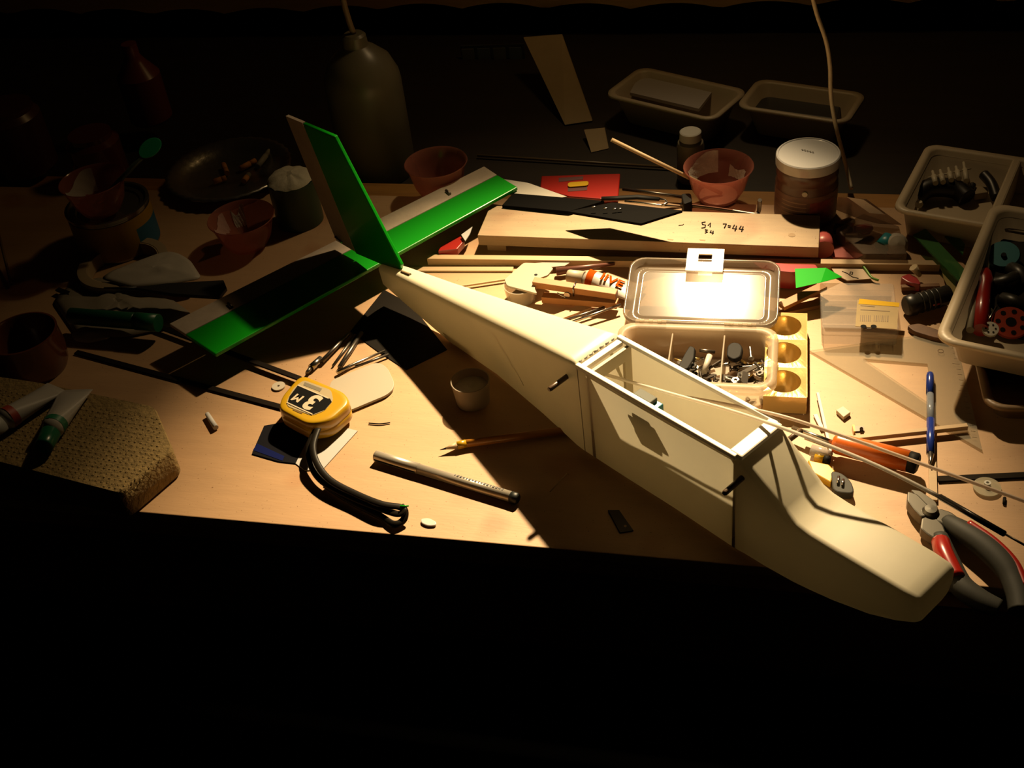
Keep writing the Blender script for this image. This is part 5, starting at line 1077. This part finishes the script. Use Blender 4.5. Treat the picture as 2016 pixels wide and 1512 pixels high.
# masking tape roll and white bag
rb0 = P(250, 540, 0)
rl2 = thing('tape_roll', rb0, 'roll of tape half covered by the white sheet', 'tape roll'); rr_ = 88 * mpp(rb0)
B().lathe(rb0, [(rr_ * 0.80, 0.0004), (rr_, 0.0004), (rr_, 0.016), (rr_ * 0.94, 0.0163), (rr_ * 0.80, 0.016), (rr_ * 0.80, 0.0004)], 48).obj('roll', mat('roll_tan', (0.45, 0.34, 0.20), 0.5), rl2)
B().lathe(rb0, [(rr_ * 0.77, 0.001), (rr_ * 0.80, 0.001), (rr_ * 0.80, 0.0155), (rr_ * 0.77, 0.0155), (rr_ * 0.77, 0.001)], 48).obj('core', card_m, rl2)
def crumple(name, pts, z, amp, m, label, cat, seed=0, sub=7):
    ring = rpoly([P(u, v, z) for u, v in pts], 0.008, 3); c = sum(ring, Vector()) / len(ring); rgs = []
    for k in range(sub + 1):
        t = 1 - k / (sub + 0.6)
        rg = []
        for p in ring:
            q_ = c + (p - c) * t; hz = amp * (1 - t) ** 0.6 * 0.7 + amp * 0.9 * abs(noise.noise(q_ * 45 + Vector((seed, 0, 0)))) * (0.25 + (1 - t)); q_ = Vector((q_.x, q_.y, z + hz)); rg.append(q_)
        rgs.append(rg)
    o = B().loft([[Vector((p.x, p.y, max(0.0003, p.z - z))) if False else Vector((p.x, p.y, p.z - 0.001)) for p in rgs[0]]] + rgs, True, True).obj(name, m, None); return tag(o, label, cat)
bagm = mat('white_bag', (0.62, 0.56, 0.46), 0.6, transl=0.1)
crumple('white_sheet', [(196, 548), (232, 528), (322, 495), (348, 497), (374, 512), (398, 548), (330, 560), (262, 566)], 0.018, 0.006, bagm, 'curved white sheet lying over the tape roll', 'sheet', 3)
crumple('plastic_bag', [(104, 592), (140, 560), (200, 545), (262, 560), (340, 590), (380, 620), (335, 645), (240, 665), (150, 660)], 0.002, 0.012, mat('grey_bag', (0.46, 0.40, 0.30), 0.5, transl=0.2), 'crumpled pale plastic bag left of the tailplane', 'bag', 9)
fk = thing('flat_file', P(330, 575, 0.02), 'black flat file with a thin tang on the white sheet', 'file')
B().slab([P(u, v, 0.030) for u, v in ((262, 566), (330, 557), (440, 551), (446, 566), (432, 584), (340, 578))], (0, 0, -0.004)).obj('blade', mat('file_black', (0.02, 0.018, 0.015), 0.5), fk, 0.0006)
B().tube([P(205, 567, 0.028), P(270, 568, 0.028)], [0.0008, 0.0022], 8).obj('tang', MATS['file_black'], fk)
gk = thing('green_marker', P(220, 630, 0), 'dark green marker pen lying on the plastic bag', 'pen')
g0, g1, g2 = P(140, 622, 0.019), P(268, 632, 0.019), P(312, 636, 0.019)
B().tube([g0 - (g1 - g0).normalized() * 0.001, g0, lerp(g0, g1, 0.97), g1], [0.007, 0.0085, 0.0085, 0.0075], 16).obj('barrel', mat('marker_green', (0.01, 0.10, 0.045), 0.4), gk)
B().tube([g1, g2], 0.0090, 16).obj('cap', mat('marker_cap', (0.01, 0.16, 0.07), 0.4), gk)
crumple('paper_twist', [(140, 655), (165, 652), (205, 655), (222, 664), (180, 675), (145, 672)], 0.001, 0.006, paper, 'crumpled white paper twist beside the clay pot', 'paper', 5, 4)
# clay pot
cp = P(72, 725, 0); cph = up(cp, 62, 648); cpr = 69 * mpp(Vector((cp.x, cp.y, cph)))
o = B().lathe(cp, [(0.0001, 0.0004), (cpr * 0.90, 0.0004), (cpr * 0.98, 0.006), (cpr * 1.04, cph * 0.5), (cpr * 1.0, cph * 0.93), (cpr * 1.02, cph), (cpr * 0.96, cph * 1.005), (cpr * 0.93, cph * 0.95), (cpr * 0.95, cph * 0.5), (cpr * 0.85, 0.006), (0.0001, 0.006)], 48).obj('clay_pot', clay, None); tag(o, 'glossy brown clay pot on the left edge of the bench', 'pot')
# sponge
sz = 0.030
sring = rpoly([P(u, v, sz) for u, v in ((-90, 728), (75, 752), (305, 800), (341, 884), (236, 972), (-90, 887))], 0.006, 4); sc_ = sum(sring, Vector()) / len(sring)
def ssc(f_, z): return [Vector((sc_.x + (p.x - sc_.x) * f_, sc_.y + (p.y - sc_.y) * f_, z)) for p in sring]
spg = thing('sponge', Vector((sc_.x, sc_.y, 0)), 'dimpled yellow sponge at the front left corner of the bench', 'sponge')
B().loft([ssc(0.985, 0.0004), ssc(1.0, 0.003), ssc(1.0, sz - 0.003), ssc(0.985, sz)]).obj('body', sponge_m, spg)
b_ = B(); e_u, e_v = (P(20, 800, sz) - P(-10, 795, sz)).normalized(), None
for i in range(-18, 40):
    for j in range(24):
        u = -20 + i * 11 + (5 if j % 2 else 0); v = 765 + j * 9 + i * 2.0
        if not (-10 < u < 320): continue
        lim_t = 752 + max(0, u) * 0.16 + 8; lim_b = 905 + max(0, u) * 0.30 - 8
        if v < lim_t or v > lim_b or u + (v - 800) * -0.3 > 322 or (u > 250 and v > 985 - (u - 248) * 1.1): continue
        c = P(u, v, sz); r_ = 0.0014
        b_.add([c + Vector((r_, 0, 0.0001)), c + Vector((0, r_, 0.0001)), c + Vector((-r_, 0, 0.0001)), c + Vector((0, -r_, 0.0001)), c + Vector((0, 0, 0.0009))], [(0, 1, 4), (1, 2, 4), (2, 3, 4), (3, 0, 4)])
b_.obj('dimples', sponge_m, spg, kind='stuff')
# paint tubes on the sponge
dt = mat('tube_dim', (0.60, 0.56, 0.50), 0.3, coat=0.4)
squeeze_tube('paint_tube', (-22, 850, sz + 0.011), (4, 832, sz + 0.011), (14, 824, sz + 0.011), (112, 762, sz + 0.006), 0.0085, 0.0098, 0.0135, mat('cap_white_dim', (0.5, 0.5, 0.45), 0.5), dt, mat('red_band', (0.45, 0.06, 0.03), 0.5), 'white paint tube with a red band on the sponge', 'paint tubes on the sponge')
squeeze_tube('paint_tube', (86, 880, sz + 0.011), (100, 852, sz + 0.011), (104, 842, sz + 0.011), (150, 768, sz + 0.006), 0.0085, 0.0098, 0.0160, mat('cap_green', (0.01, 0.14, 0.06), 0.3), dt, mat('green_band', (0.02, 0.20, 0.09), 0.4), 'white paint tube with a green cap on the sponge', 'paint tubes on the sponge')
rodthing('white_plug', [(408, 815, 0.003), (425, 842, 0.003)], [0.0022, 0.0026], paper, 'small white plug right of the sponge', 'plug')
# dark bottles far left
def dimbottle(base, top, hw, label, m, prof, name):
    b0_ = P(*base, 0.0); h_ = up(b0_, *top); r0 = hw * mpp(Vector((b0_.x, b0_.y, h_ / 2)))
    o = B().lathe(b0_, [(0.0001, 0.0004)] + [(r0 * a_, h_ * c_) for a_, c_ in prof] + [(0.0001, h_)], 32).obj(name, m, None); return tag(o, label, 'jar')
dimbottle((205, 345), (190, 258), 52, 'dark red glossy jar far back on the left', mat('jar_red', (0.16, 0.035, 0.02), 0.15, coat=0.5), [(0.9, 0.004), (1, 0.05), (1, 0.8), (0.8, 0.9), (0.8, 1.0)], 'dark_jar')
dimbottle((55, 330), (40, 200), 62, 'tall dark brown jar at the far left', mat('jar_brown', (0.10, 0.03, 0.015), 0.3), [(0.9, 0.004), (1, 0.05), (1, 0.85), (0.85, 0.93), (0.85, 1.0)], 'dark_jar')
dimbottle((300, 235), (255, 85), 42, 'slim dark red bottle behind the foil dish', mat('bottle_red', (0.22, 0.045, 0.03), 0.3), [(0.9, 0.004), (1, 0.04), (1, 0.6), (0.5, 0.78), (0.35, 0.85), (0.35, 1.0)], 'dark_bottle')
rodthing('thin_cane', [(22, 560, 0.004), (-10, 430, 0.02)], 0.0016, mat('cane', (0.25, 0.15, 0.04), 0.5), 'thin cane at the far left edge', 'cane')
